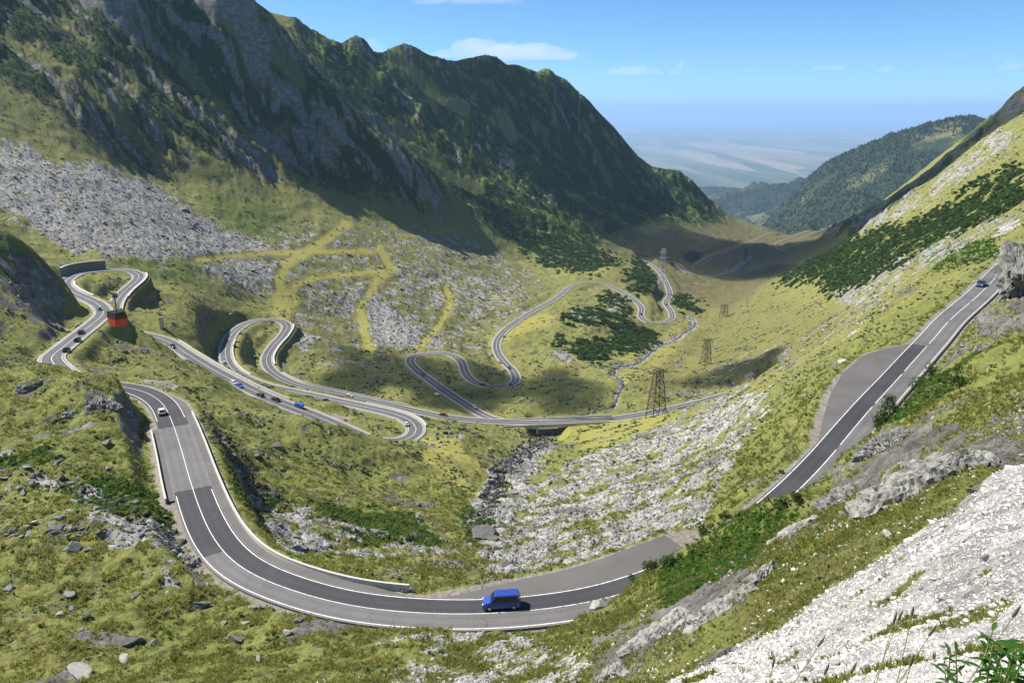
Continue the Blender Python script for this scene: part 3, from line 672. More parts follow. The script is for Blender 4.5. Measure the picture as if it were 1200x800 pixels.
def grid_mesh(name, Xg, Yg, Zg, mat, attrs=None):
    na, ns = Xg.shape
    me = bpy.data.meshes.new(name)
    co = np.stack([Xg, Yg, Zg], -1).reshape(-1, 3).astype(np.float32)
    idx = np.arange(na * ns, dtype=np.int32).reshape(na, ns)
    q = np.stack([idx[:-1, :-1], idx[1:, :-1], idx[1:, 1:], idx[:-1, 1:]], -1).reshape(-1, 4)[:, ::-1]
    nf = len(q)
    me.vertices.add(len(co)); me.vertices.foreach_set('co', co.ravel())
    me.loops.add(nf * 4); me.loops.foreach_set('vertex_index', np.ascontiguousarray(q).ravel())
    me.polygons.add(nf); me.polygons.foreach_set('loop_start', np.arange(0, nf * 4, 4, dtype=np.int32))
    me.polygons.foreach_set('use_smooth', np.ones(nf, bool))
    me.update(calc_edges=True)
    for nm, (r_, g_, b_) in (attrs or {}).items():
        at = me.attributes.new(nm, 'FLOAT_COLOR', 'POINT')
        at.data.foreach_set('color', np.stack([r_, g_, b_, np.ones_like(r_)], -1).reshape(-1).astype(np.float32))
    me.materials.append(mat)
    o = bpy.data.objects.new(name, me)
    COL.objects.link(o)
    return o
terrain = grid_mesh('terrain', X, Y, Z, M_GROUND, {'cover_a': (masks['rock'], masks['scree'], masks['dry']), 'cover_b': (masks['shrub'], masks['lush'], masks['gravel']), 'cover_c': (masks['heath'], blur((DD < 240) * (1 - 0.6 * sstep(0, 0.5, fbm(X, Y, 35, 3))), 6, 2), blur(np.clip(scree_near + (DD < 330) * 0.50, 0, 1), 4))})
terrain['kind'] = 'structure'

def hit(px, py, r_min=0.0):
    """First ground point along the measuring ray of a photo pixel."""
    u, yy, zz = ray(px, py)
    az = math.atan2(u, yy)
    tr = zz / math.hypot(u, yy)
    i = min(max(np.searchsorted(AZ, az), 1), NA - 1)
    f = (az - AZ[i - 1]) / (AZ[i] - AZ[i - 1])
    col = Tn[i - 1] * (1 - f) + Tn[i] * f
    ok = np.nonzero((col >= tr) & (RR > r_min))[0]
    j = ok[0] if len(ok) else NS - 1
    r = RR[j]
    if j > 0 and col[j] > col[j - 1]:
        g = np.clip((tr - col[j - 1]) / (col[j] - col[j - 1]), 0, 1)
        r = RR[j - 1] + g * (RR[j] - RR[j - 1])
    return np.array((math.sin(az) * r, math.cos(az) * r, height(math.sin(az) * r, math.cos(az) * r)))
def height(x, y):
    az, s = math.atan2(x, y), math.log(max(2.001, math.hypot(x, y)))
    i = min(max(np.searchsorted(AZ, az), 1), NA - 1); j = min(max(np.searchsorted(S, s), 1), NS - 1)
    f = (az - AZ[i - 1]) / (AZ[i] - AZ[i - 1]); g = (s - S[j - 1]) / (S[j] - S[j - 1])
    f, g = min(max(f, 0), 1), min(max(g, 0), 1)
    return float((Z[i - 1, j - 1] * (1 - f) + Z[i, j - 1] * f) * (1 - g) + (Z[i - 1, j] * (1 - f) + Z[i, j] * f) * g)
# ------------------------------------------------------------------ roads
def strip(name, P, L, offs, dz, mat, kind='structure', parent=None, closed_sides=0.0):
    """A band along a road between lateral offsets (scalars or arrays)."""
    n = len(P)
    cols = []
    for o in offs:
        o = np.broadcast_to(np.asarray(o, float), (n,))
        cols.append(np.stack([P[:, 0] + L[:, 0] * o, P[:, 1] + L[:, 1] * o, P[:, 2] + dz], 1))
    if closed_sides:
        a, b_ = cols[0].copy(), cols[-1].copy()
        a[:, 2] -= closed_sides; b_[:, 2] -= closed_sides
        cols = [a] + cols + [b_]
    V = np.stack(cols, 1)
    k = V.shape[1]
    idx = np.arange(n * k).reshape(n, k)
    q = np.stack([idx[:-1, :-1], idx[:-1, 1:], idx[1:, 1:], idx[1:, :-1]], -1).reshape(-1, 4)
    me = bpy.data.meshes.new(name)
    me.from_pydata(V.reshape(-1, 3).tolist(), [], q.tolist())
    me.update()
    # faces up
    nz = sum(p.normal.z for p in me.polygons)
    if nz < 0:
        me.flip_normals()
    lat = np.stack([np.broadcast_to(np.asarray(o_, float), (n,)) for o_ in (list(offs) if not closed_sides else [offs[0]] + list(offs) + [offs[-1]])], 1)
    at = me.attributes.new('lateral', 'FLOAT', 'POINT'); at.data.foreach_set('value', lat.astype(np.float32).ravel())
    me.materials.append(mat)
    o = bpy.data.objects.new(name, me)
    COL.objects.link(o)
    if kind:
        o['kind'] = kind
    if parent:
        o.parent = parent
    return o

def asphalt(name, base, var=0.18, wear=False):
    m, n, l, b = nodes_of(name)
    pos = n.new('ShaderNodeNewGeometry').outputs['Position']
    big = noise_node(n, l, 0.12, 4, 0.6, pos); fin = noise_node(n, l, 3.0, 6, 0.7, pos); tiny = noise_node(n, l, 60, 3, 0.6, pos)
    f = mathn(n, l, 'ADD', mathn(n, l, 'MULTIPLY', big, 0.6), mathn(n, l, 'MULTIPLY', fin, 0.4))
    c = ramp(n, l, f, [(0.3, tuple(q * (1 - var) for q in base)), (0.7, tuple(q * (1 + var) for q in base))])
    if wear:
        at = n.new('ShaderNodeAttribute'); at.attribute_name = 'lateral'
        la = mathn(n, l, 'MULTIPLY', mathn(n, l, 'ABSOLUTE', at.outputs['Fac']), 1 / 3.5)
        tr = ramp(n, l, la, [(0.0, 1.0), (0.16, 0.98), (0.26, 0.84), (0.36, 1.0), (0.55, 1.03), (0.67, 0.85), (0.78, 1.0), (0.9, 1.08), (0.97, 1.25)])
        m_ = n.new('ShaderNodeMix'); m_.data_type = 'RGBA'; m_.blend_type = 'MULTIPLY'; m_.inputs['Factor'].default_value = 0.9
        l.new(c, m_.inputs['A']); l.new(tr, m_.inputs['B']); c = m_.outputs['Result']
        vd = n.new('ShaderNodeTexVoronoi'); vd.feature = 'DISTANCE_TO_EDGE'; vd.inputs['Scale'].default_value = 0.22
        wv = n.new('ShaderNodeVectorMath'); wv.operation = 'ADD'; nz = n.new('ShaderNodeTexNoise'); nz.inputs['Scale'].default_value = 0.8; nz.inputs['Detail'].default_value = 5; l.new(pos, nz.inputs['Vector'])
        l.new(pos, wv.inputs[0]); l.new(nz.outputs['Color'], wv.inputs[1]); l.new(wv.outputs[0], vd.inputs['Vector'])
        crack = ramp(n, l, vd.outputs['Distance'], [(0.004, 0.55), (0.012, 0.0)])
        crack = mathn(n, l, 'MULTIPLY', crack, ramp(n, l, noise_node(n, l, 0.05, 3, 0.6, pos), [(0.45, 0.0), (0.6, 1.0)]))
        c = mixc(n, l, crack, c, (0.03, 0.03, 0.03))
        pat = ramp(n, l, noise_node(n, l, 0.09, 2, 0.5, pos), [(0.60, 0.0), (0.61, 0.25)])
        c = mixc(n, l, pat, c, (0.07, 0.07, 0.072))
    l.new(c, b.inputs['Base Color'])
    b.inputs['Roughness'].default_value = 0.85; b.inputs['Specular IOR Level'].default_value = 0.3
    bump(n, l, b, tiny, 0.01, 0.6)
    return m
M_ASPH = asphalt('asphalt_worn', (0.135, 0.130, 0.128), 0.2, True)
M_ASPH_FAR = asphalt('asphalt_mid', (0.105, 0.103, 0.106), 0.2, True)
M_ASPH_DARK = asphalt('asphalt_new', (0.048, 0.048, 0.053), 0.2, True)
M_LAYBY = asphalt('layby_gravel', (0.115, 0.108, 0.104), 0.25)
M_SHOULDER = asphalt('shoulder_gravel', (0.33, 0.31, 0.28), 0.25)
M_PAINT, n_, l_, b_n = nodes_of('road_paint')
pp_ = n_.new('ShaderNodeNewGeometry').outputs['Position']
wr_ = ramp(n_, l_, noise_node(n_, l_, 2.5, 7, 0.75, pp_), [(0.36, 0.75), (0.50, 0.08)])
l_.new(mixc(n_, l_, wr_, (0.74, 0.74, 0.72), (0.17, 0.165, 0.16)), b_n.inputs['Base Color']); b_n.inputs['Roughness'].default_value = 0.7
M_CONC = simple_mat('concrete', (0.50, 0.49, 0.45), 0.85, 0.22, 0.8)
M_TRACK = asphalt('dirt_track', (0.19, 0.165, 0.135), 0.25)

road_upper = strip('upper_road', UP, UL, (-UHW - 0.1, -1.6, 0, 1.6, UHW + 0.1), 0.0, M_ASPH_FAR, closed_sides=0.5)
LP, LL, LHW = ROADS['lower']; FP, FL, FHW = ROADS['far']
road_lower = strip('lower_road', LP, LL, (-LHW, 0, LHW), 0.0, M_ASPH_FAR, closed_sides=0.6)
road_far = strip('far_road', FP, FL, (-FHW, 0, FHW), 0.0, M_ASPH_FAR, closed_sides=0.6)
strip('dirt_track', *ROADS['track'][:2], (-2, 2), 0.0, M_TRACK, closed_sides=0.6)
strip('dirt_track', *ROADS['track2'][:2], (-2.4, 2.4), 0.0, M_TRACK, closed_sides=0.6)

i_pale0 = nearest_px(UP, 1186, 305); i_van_end = nearest_px(UP, 240, 612)
i_wornA, i_wornB = nearest_px(UP, 226, 572), nearest_px(UP, 203, 500)
i_vis_end = nearest_px(UP, 90, 447)
def sub(a, b): return UP[a:b + 1], UL[a:b + 1]
# worn grey paving near the camera, newer dark lanes on top of it
strip('worn_paving', *sub(0, i_wornB), (-UHW - 0.12, 0, UHW + 0.12), 0.006, M_ASPH, parent=road_upper, closed_sides=0.1)
i_d0 = nearest_px(UP, 1086, 405)
strip('new_lane', *sub(i_d0, i_wornA), (-UHW + 0.05, -0.02), 0.012, M_ASPH_DARK, parent=road_upper)
strip('new_lane', *sub(nearest_px(UP, 262, 648), i_wornA), (0.02, UHW - 0.1), 0.012, M_ASPH_DARK, parent=road_upper)
strip('new_lane', *sub(i_wornB, i_vis_end), (-UHW + 0.05, UHW - 0.05), 0.012, M_ASPH_DARK, parent=road_upper)
EDGE = 3.05
def lines(P, L, w, dz, parent, dashed=None, edges=True, centre=True, gap_edge=None):
    n = len(P)
    step = np.linalg.norm(P[1, :2] - P[0, :2])
    if edges:
        for s in (-1, 1):
            spans = [(0, n - 1)] if gap_edge is None else [(0, gap_edge[0]), (gap_edge[1], n - 1)]
            for a, b_ in spans:
                strip('edge_line', P[a:b_ + 1], L[a:b_ + 1], (s * EDGE - w / 2, s * EDGE + w / 2), dz, M_PAINT, parent=parent)
    if centre:
        if not dashed:
            strip('centre_line', P, L, (-w / 2, w / 2), dz, M_PAINT, parent=parent)
        else:
            on, off = dashed
            k = 0
            per = max(2, int(round((on + off) / step))); on_n = max(1, int(round(on / step)))
            while k < n - 2:
                e = min(n - 1, k + on_n)
                strip('centre_line', P[k:e + 1], L[k:e + 1], (-w / 2, w / 2), dz, M_PAINT, parent=parent)
                k += per
i_dash = nearest_px(UP, 850, 643)
lines(*sub(0, i_dash), 0.14, 0.018, road_upper, dashed=(18, 2), edges=False)
lines(*sub(i_dash, i_vis_end), 0.125, 0.018, road_upper, edges=False)
lines(*sub(0, i_vis_end), 0.15, 0.018, road_upper, centre=False, gap_edge=(i_wornA - 1, i_wornB + 3))
lines(*sub(i_vis_end, len(UP) - 1), 0.18, 0.014, road_upper, edges=True)
lines(LP, LL, 0.2, 0.014, road_lower)
lines(FP, FL, 0.2, 0.014, road_far, centre=False)
# laybys and gravel shoulders
a, b_ = LAY1; strip('layby', UP[a:b_ + 1], UL[a:b_ + 1], (-UHW - 0.14, -UHW - 0.14 - np.maximum(0.02, extraR[a:b_ + 1])), 0.002, M_LAYBY, closed_sides=0.6)
a, b_ = LAY2; strip('layby', UP[a:b_ + 1], UL[a:b_ + 1], (-UHW - 0.14, -UHW - 0.14 - np.maximum(0.02, extraR[a:b_ + 1])), 0.002, M_LAYBY, closed_sides=0.6)
a, b_ = SHR; strip('shoulder', UP[a:b_ + 1], UL[a:b_ + 1], (-UHW - 0.14, -UHW - 0.14 - np.minimum(extraR[a:b_ + 1], 1.4)), -0.012, M_LAYBY, closed_sides=0.6)
strip('shoulder', UP[SHL[0]:SHL[1] + 1], UL[SHL[0]:SHL[1] + 1], (UHW + 0.14, UHW + 1.4), -0.01, M_LAYBY)
for P, L, hw, par in ((UP[i_vis_end:], UL[i_vis_end:], UHW + 0.1, road_upper), (LP, LL, LHW, road_lower), (FP, FL, FHW, road_far)):
    for s in (-1, 1):
        strip('shoulder', P, L, (s * (hw + 0.02), s * (hw + 0.75)), -0.02, M_SHOULDER, parent=par, closed_sides=0.4)
# ------------------------------------------------------------------ stones, tufts and shrubs
def rock_material(name, lo, hi, scale=1.0, lichen=0.25):
    m, n, l, b = nodes_of(name)
    co = n.new('ShaderNodeTexCoord').outputs['Object']
    geo = n.new('ShaderNodeNewGeometry')
    info = n.new('ShaderNodeObjectInfo')
    f = noise_node(n, l, 1.6 * scale, 7, 0.68, geo.outputs['Position'])
    c = ramp(n, l, f, [(0.3, lo), (0.55, tuple((a + b_) / 2 for a, b_ in zip(lo, hi))), (0.75, hi)])
    lic = ramp(n, l, noise_node(n, l, 5.0 * scale, 4, 0.6, geo.outputs['Position']), [(0.55, 0.0), (0.62, 1.0)])
    c = mixc(n, l, mathn(n, l, 'MULTIPLY', lic, lichen), c, (0.20, 0.20, 0.12))
    var = ramp(n, l, info.outputs['Random'], [(0.0, 0.60), (0.5, 0.95), (1.0, 1.18)])
    mm = n.new('ShaderNodeMix'); mm.data_type = 'RGBA'; mm.blend_type = 'MULTIPLY'; mm.inputs['Factor'].default_value = 1.0
    l.new(c, mm.inputs['A']); l.new(var, mm.inputs['B'])
    l.new(mm.outputs['Result'], b.inputs['Base Color'])
    b.inputs['Roughness'].default_value = 0.92; b.inputs['Specular IOR Level'].default_value = 0.2
    bump(n, l, b, noise_node(n, l, 6.0 * scale, 6, 0.7, geo.outputs['Position']), 0.12 / scale, 0.8)
    return m
M_STONE = rock_material('grey_stone', (0.125, 0.122, 0.115), (0.31, 0.304, 0.288))
M_STONE_FAR = rock_material('far_scree_stone', (0.12, 0.117, 0.11), (0.34, 0.335, 0.32))
M_STONE_PALE = rock_material('pale_stone', (0.46, 0.45, 0.42), (0.80, 0.78, 0.74), 3.0, 0.08)
M_BOULDER_PALE = rock_material('pale_boulder', (0.24, 0.235, 0.215), (0.48, 0.47, 0.44))
M_OUTCROP = rock_material('schist', (0.16, 0.155, 0.145), (0.44, 0.435, 0.41), 0.8, 0.35)

n_, l_ = M_OUTCROP.node_tree.nodes, M_OUTCROP.node_tree.links
b_n = n_['Principled BSDF']; pp_ = n_.new('ShaderNodeNewGeometry').outputs['Position']
wv_ = n_.new('ShaderNodeVectorMath'); wv_.operation = 'ADD'; nz_ = n_.new('ShaderNodeTexNoise'); nz_.inputs['Scale'].default_value = 1.2; nz_.inputs['Detail'].default_value = 5; l_.new(pp_, nz_.inputs['Vector'])
l_.new(pp_, wv_.inputs[0]); l_.new(nz_.outputs['Color'], wv_.inputs[1])
ve_ = n_.new('ShaderNodeTexVoronoi'); ve_.feature = 'DISTANCE_TO_EDGE'; ve_.inputs['Scale'].default_value = 0.8; l_.new(wv_.outputs[0], ve_.inputs['Vector'])
ck_ = ramp(n_, l_, ve_.outputs['Distance'], [(0.0, 0.30), (0.05, 1.0)])
old_ = b_n.inputs['Base Color'].links[0].from_socket
st_ = ramp(n_, l_, noise_node(n_, l_, 0.9, 7, 0.7, pp_), [(0.35, (0.55, 0.53, 0.48)), (0.5, (1.0, 1.0, 1.0)), (0.68, (0.72, 0.74, 0.58))])
for src_ in (ck_, st_):
    mm_ = n_.new('ShaderNodeMix'); mm_.data_type = 'RGBA'; mm_.blend_type = 'MULTIPLY'; mm_.inputs['Factor'].default_value = 0.9
    l_.new(old_, mm_.inputs['A']); l_.new(src_, mm_.inputs['B']); old_ = mm_.outputs['Result']
l_.new(old_, b_n.inputs['Base Color'])

def leaf_mat(name, lo, hi, sheen=0.0):
    m, n, l, b = nodes_of(name)
    info = n.new('ShaderNodeObjectInfo')
    geo = n.new('ShaderNodeNewGeometry')
    f = noise_node(n, l, 0.08, 4, 0.6, geo.outputs['Position'])
    f = mathn(n, l, 'ADD', mathn(n, l, 'MULTIPLY', info.outputs['Random'], 0.5), mathn(n, l, 'MULTIPLY', f, 0.5))
    l.new(ramp(n, l, f, [(0.2, lo), (0.8, hi)]), b.inputs['Base Color'])
    b.inputs['Roughness'].default_value = 0.8; b.inputs['Specular IOR Level'].default_value = 0.2
    tr_ = n.new('ShaderNodeBsdfTranslucent'); mx = n.new('ShaderNodeMixShader'); mx.inputs[0].default_value = 0.5
    for lk in list(b.inputs['Base Color'].links): l.new(lk.from_socket, tr_.inputs['Color'])
    l.new(b.outputs[0], mx.inputs[1]); l.new(tr_.outputs[0], mx.inputs[2]); l.new(mx.outputs[0], n['Material Output'].inputs['Surface'])
    return m
M_TUFT = leaf_mat('grass_blades', (0.15, 0.18, 0.034), (0.36, 0.345, 0.10))
M_TUFT_LUSH = leaf_mat('lush_leaves', (0.045, 0.10, 0.012), (0.10, 0.19, 0.03))
M_SHRUB = leaf_mat('dwarf_pine', (0.026, 0.056, 0.010), (0.085, 0.145, 0.024))
M_BUSH = leaf_mat('bush_leaves', (0.035, 0.070, 0.014), (0.085, 0.135, 0.030))
M_CONIFER = leaf_mat('conifer_needles', (0.010, 0.024, 0.008), (0.034, 0.056, 0.018))

LIB = bpy.data.collections.new('source_shapes')        # never linked to the scene
def stone_mesh(name, seed, sub=2, flat=0.7, mat=None, rough=0.28):
    bm = bmesh.new()
    bmesh.ops.create_icosphere(bm, subdivisions=sub, radius=0.5)
    r_ = random.Random(seed)
    cuts = []
    for _ in range(12):
        v = Vector((r_.gauss(0, 1), r_.gauss(0, 1), r_.gauss(0, 1))).normalized()
        cuts.append((v, r_.uniform(0.19, 0.42)))
    sx, sy = r_.uniform(0.8, 1.25), r_.uniform(0.7, 1.0)
    for v in bm.verts:
        c = v.co
        for d, h in cuts:                               # chop planes: angular, split rock
            k = c.dot(d)
            if k > h:
                c -= d * (k - h)
        c *= 1 + rough * 0.35 * (r_.random() - 0.5)
        c.x *= sx; c.y *= sy; c.z *= flat
    me = bpy.data.meshes.new(name); bm.to_mesh(me); bm.free()
    if mat: me.materials.append(mat)
    return me
def lib(me):
    o = bpy.data.objects.new(me.name, me); LIB.objects.link(o); return o

def tuft_mesh(name, seed, n=11, h=1.0, spread=0.5, w=0.06, mat=None, curl=0.5):
    r_ = random.Random(seed); V, Fc = [], []
    for k in range(n):
        a = r_.uniform(0, 2 * math.pi); rad = spread * 0.5 * r_.random() ** 0.5
        bx_, by_ = rad * math.cos(a), rad * math.sin(a)
        lean = r_.uniform(0.1, curl); hh = h * r_.uniform(0.55, 1.0)
        dx_, dy_ = math.cos(a), math.sin(a)
        px_, py_ = -dy_ * w, dx_ * w
        i = len(V)
        V += [(bx_ - px_, by_ - py_, -0.1 * h), (bx_ + px_, by_ + py_, -0.1 * h), (bx_ + px_ * 0.8 + dx_ * lean * 0.4 * hh, by_ + py_ * 0.8 + dy_ * lean * 0.4 * hh, hh * 0.6), (bx_ - px_ * 0.8 + dx_ * lean * 0.4 * hh, by_ - py_ * 0.8 + dy_ * lean * 0.4 * hh, hh * 0.6), (bx_ + dx_ * lean * hh, by_ + dy_ * lean * hh, hh)]
        Fc += [(i, i + 1, i + 2, i + 3), (i + 3, i + 2, i + 4)]
    me = bpy.data.meshes.new(name); me.from_pydata(V, [], Fc); me.update(); me.materials.append(mat)
    return me
def leafball_mesh(name, seed, n=60, mat=None, size=0.16, flat=0.7):
    """A bush: many small leaf faces through an uneven volume, on a few stems."""
    r_ = random.Random(seed); V, Fc = [], []
    lobes = [(Vector((r_.uniform(-0.28, 0.28), r_.uniform(-0.28, 0.28), r_.uniform(0.12, 0.42) * flat)), r_.uniform(0.16, 0.30)) for _ in range(6)]
    for k in range(n):
        c, rad = lobes[k % len(lobes)]
        d = Vector((r_.gauss(0, 1), r_.gauss(0, 1), r_.gauss(0, 1))).normalized()
        p = c + d * rad * r_.uniform(0.6, 1.05)
        p.z = max(p.z, 0.0)
        nrm = (d + Vector((r_.gauss(0, .45), r_.gauss(0, .45), r_.gauss(0, .45) + 0.3))).normalized()
        t = nrm.orthogonal().normalized(); t = Matrix.Rotation(r_.uniform(0, 6.28), 3, nrm) @ t; b_ = nrm.cross(t)
        s = size * r_.uniform(0.6, 1.2)
        i = len(V)
        V += [tuple(p - t * s), tuple(p + b_ * s * 0.55), tuple(p + t * s), tuple(p - b_ * s * 0.55)]
        Fc.append((i, i + 1, i + 2, i + 3))
    me = bpy.data.meshes.new(name); me.from_pydata(V, [], Fc); me.update(); me.materials.append(mat)
    return me

def scatter(name, pts, rot, scl, sources, kind='stuff'):
    """Many small things nobody could count: points of one mesh, instanced with geometry nodes."""
    c = bpy.data.collections.new(name + '_shapes')
    for s in sources:
        c.objects.link(s)
    me = bpy.data.meshes.new(name)
    n = len(pts)
    me.vertices.add(n); me.vertices.foreach_set('co', np.asarray(pts, np.float32).ravel())
    for nm, arr, ty in (('rot', rot, 'FLOAT_VECTOR'), ('scl', scl, 'FLOAT_VECTOR')):
        at = me.attributes.new(nm, ty, 'POINT'); at.data.foreach_set('vector', np.asarray(arr, np.float32).ravel())
    o = bpy.data.objects.new(name, me); COL.objects.link(o)
    ng = bpy.data.node_groups.new(name + '_nodes', 'GeometryNodeTree')
    ng.interface.new_socket('Geometry', in_out='INPUT', socket_type='NodeSocketGeometry')
    ng.interface.new_socket('Geometry', in_out='OUTPUT', socket_type='NodeSocketGeometry')
    N_, L_ = ng.nodes, ng.links
    gi, go = N_.new('NodeGroupInput'), N_.new('NodeGroupOutput')
    iop = N_.new('GeometryNodeInstanceOnPoints'); ci = N_.new('GeometryNodeCollectionInfo')
    ci.inputs['Collection'].default_value = c
    ci.inputs['Separate Children'].default_value = True
    ci.inputs['Reset Children'].default_value = True
    iop.inputs['Pick Instance'].default_value = True
    ra = N_.new('GeometryNodeInputNamedAttribute'); ra.data_type = 'FLOAT_VECTOR'; ra.inputs['Name'].default_value = 'rot'
    sa = N_.new('GeometryNodeInputNamedAttribute'); sa.data_type = 'FLOAT_VECTOR'; sa.inputs['Name'].default_value = 'scl'
    rnd = N_.new('FunctionNodeRandomValue'); rnd.data_type = 'INT'
    rnd.inputs['Min'].default_value = 0 if 'Min' in rnd.inputs else 0
    for sck in rnd.inputs:
        if sck.name == 'Max' and sck.type == 'INT': sck.default_value = len(sources) - 1
        if sck.name == 'Min' and sck.type == 'INT': sck.default_value = 0
    e2r = N_.new('FunctionNodeEulerToRotation')
    L_.new(gi.outputs[0], iop.inputs['Points']); L_.new(ci.outputs[0], iop.inputs['Instance'])
    L_.new([s for s in rnd.outputs if s.type == 'INT'][0], iop.inputs['Instance Index'])
    L_.new(ra.outputs[0], e2r.inputs[0]); L_.new(e2r.outputs[0], iop.inputs['Rotation']); L_.new(sa.outputs[0], iop.inputs['Scale'])
    L_.new(iop.outputs[0], go.inputs[0])
    md = o.modifiers.new('scatter', 'NODES'); md.node_group = ng
    o['kind'] = kind
    return o

INVIEW = VIS & (PX > -40) & (PX < 1240) & (PY > -40) & (PY < 860) & (DD > 1)
def pick(weight, n, jit=1.0):
    """n random places on the visible ground, by weight per grid cell (about even in the picture)."""
    w = np.where(INVIEW, weight, 0).astype(np.float64).ravel()
    s = w.sum()
    if s <= 0: return np.zeros((0,), int)
    c = np.cumsum(w) / s
    return np.searchsorted(c, rng.random(n))
def place(idx, jitter=0.7):
    i, j = np.unravel_index(idx, X.shape)
    i2 = np.clip(i + 1, 0, NA - 1); j2 = np.clip(j + 1, 0, NS - 1)
    f, g = rng.random(len(idx)), rng.random(len(idx))
    def mixg(A_): return (A_[i, j] * (1 - f) + A_[i2, j] * f) * (1 - g) + (A_[i, j2] * (1 - f) + A_[i2, j2] * f) * g
    return np.stack([mixg(X), mixg(Y), mixg(Z)], 1), mixg(DD)
def rots(n, tilt=0.35):
    return np.stack([rng.normal(0, tilt, n), rng.normal(0, tilt, n), rng.random(n) * 6.283], 1)

ST = [lib(stone_mesh('stone_shape', 100 + k, 1, 0.75, M_STONE)) for k in range(6)]
STF = [lib(stone_mesh('far_stone_shape', 300 + k, 1, 0.75, M_STONE_FAR)) for k in range(6)]
STP = [lib(stone_mesh('pale_stone_shape', 200 + k, 1, 0.75, M_STONE_PALE)) for k in range(6)]
clear = (1 - sstep(-0.5, 1.2, -bestd + 1.0)) * (bestd > 0.8)
def stones(name, w, n, k, sg, lo, hi, src, sink=0.12):
    P, d = place(pick(w * clear, n))
    s = np.clip(d * k * np.exp(rng.normal(0, sg, len(P))), lo, hi)
    P[:, 2] += s * (0.3 - sink) * 0.6
    return scatter(name, P, rots(len(P), 0.3), np.stack([s * rng.uniform(0.8, 1.4, len(P)), s * rng.uniform(0.7, 1.1, len(P)), s * rng.uniform(0.6, 1.1, len(P))], 1), src)
pn = fbm(X, Y, 13, 4, 0.6); pn2 = fbm(X + 200, Y + 90, 45, 4, 0.6)
nearw = scree_near * (DD < 130)
M_STONE_DUST = rock_material('dusty_stone', (0.27, 0.262, 0.24), (0.52, 0.51, 0.475), 2.0, 0.1)
stones('dusty_rubble', blur(near_dust, 2) * sstep(0.25, 0.6, masks['scree'] + 0.1), 5000, 0.0021, 0.65, 0.06, 0.6, [lib(stone_mesh('dusty_stone_shape', 230 + k, 1, 0.75, M_STONE_DUST)) for k in range(5)])
stones('pale_scree', blur(scree_near, 2) * (1 - blur(near_dust, 3)) * (DD < 100) * sstep(0.25, 0.6, masks['scree'] + 0.15), 60000, 0.0019, 0.65, 0.02, 0.5, STP)
stones('scree', masks['scree'] * (DD > 60) * (1 - scree_near) * (DD < 450), 22000, 0.0018, 0.6, 0.12, 2.2, ST)
stones('far_scree', masks['scree'] * (DD >= 420), 15000, 0.0015, 0.55, 0.5, 3.0, STF)
gst = sstep(0.25, 0.75, pn * 0.6 + pn2 * 0.55) * (1 - masks['scree']) * (1 - np.clip(cB + cA, 0, 1))
stones('grass_stones', gst * (DD > 25) * (DD < 1000) * (1 - blur(shrub, 1)) * (1 - np.clip(masks['dry'] * 1.5, 0, 1)), 16000, 0.0020, 0.6, 0.10, 2.4, STF, 0.25)
M_STONE_DARK = rock_material('wet_and_shade_stone', (0.035, 0.034, 0.032), (0.15, 0.148, 0.14))  # wet stream stones; in side gullies the dark tone stands in for deep shade
STD = [lib(stone_mesh('dark_stone_shape', 330 + k, 1, 0.8, M_STONE_DARK)) for k in range(5)]
stones('stream_and_shade_stones', union(line_mask('642,512 612,530 590,548 576,575 568,600 560,625', 9, 120, 450), line_mask('238,492 262,520 285,545 300,572 330,592', 9, 120, 300) * 0.7, line_mask('0,545 60,565 120,590 180,615 225,660', 9, 80, 180) * 0.5), 1500, 0.0052, 0.5, 0.3, 2.4, STD)
stones('scree_blocks', blur(scree_near, 2) * (1 - blur(near_dust, 3)) * (DD < 100) * (DD > 10), 700, 0.0065, 0.45, 0.08, 0.8, STP)
stones('slope_stones', sstep(0.1, 0.7, pn * 0.7 + pn2 * 0.4) * (1 - masks['scree']) * (DD > 25) * (DD < 200), 5000, 0.0034, 0.5, 0.12, 1.0, ST, 0.25)

# grass tufts, lush plants, dwarf pine
TU = [lib(tuft_mesh('tuft_shape', 10 + k, 14, 1.0, 1.1, 0.10, M_TUFT, 1.0)) for k in range(5)]
TL = [lib(leafball_mesh('lush_shape', 30 + k, 26, M_TUFT_LUSH, 0.2, 0.6)) for k in range(4)]
SHB = [lib(leafball_mesh('dwarf_pine_shape', 50 + k, 70, M_SHRUB, 0.17, 0.8)) for k in range(5)]
gr = (1 - masks['scree']) * (1 - masks['rock']) * (1 - masks['gravel']) * clear * (1 - np.clip(cA + cB, 0, 1))
P, d = place(pick(gr * (DD > 8) * (DD < 230) * sstep(-0.4, 0.6, fbm(X, Y, 4, 4, 0.6)), 40000))
s = np.clip(d * 0.0034 * np.exp(rng.normal(0, 0.35, len(P))), 0.10, 0.60)
scatter('grass', P, rots(len(P), 0.2), np.stack([s, s, s * rng.uniform(0.5, 1.1, len(P))], 1), TU)
P, d = place(pick(gr * (DD > 8) * (DD < 75), 16000))
s = np.clip(d * 0.0026 * np.exp(rng.normal(0, 0.4, len(P))), 0.05, 0.25)
scatter('short_grass', P, rots(len(P), 0.2), np.stack([s * 1.3, s * 1.3, s * rng.uniform(0.4, 0.9, len(P))], 1), TU)
stones('grass_pebbles', gr * (DD > 8) * (DD < 75) * sstep(-0.1, 0.5, fbm(X, Y, 3, 4)), 2500, 0.0028, 0.6, 0.03, 0.35, STP, 0.2)
P, d = place(pick(np.clip(masks['lush'] * 1.4 + 0.02 * gr, 0, 1) * clear * (DD > 8) * (DD < 330) * (1 - masks['rock']) * (1 - masks['scree']), 12000))
s = np.clip(d * 0.0060 * np.exp(rng.normal(0, 0.4, len(P))), 0.15, 1.4)
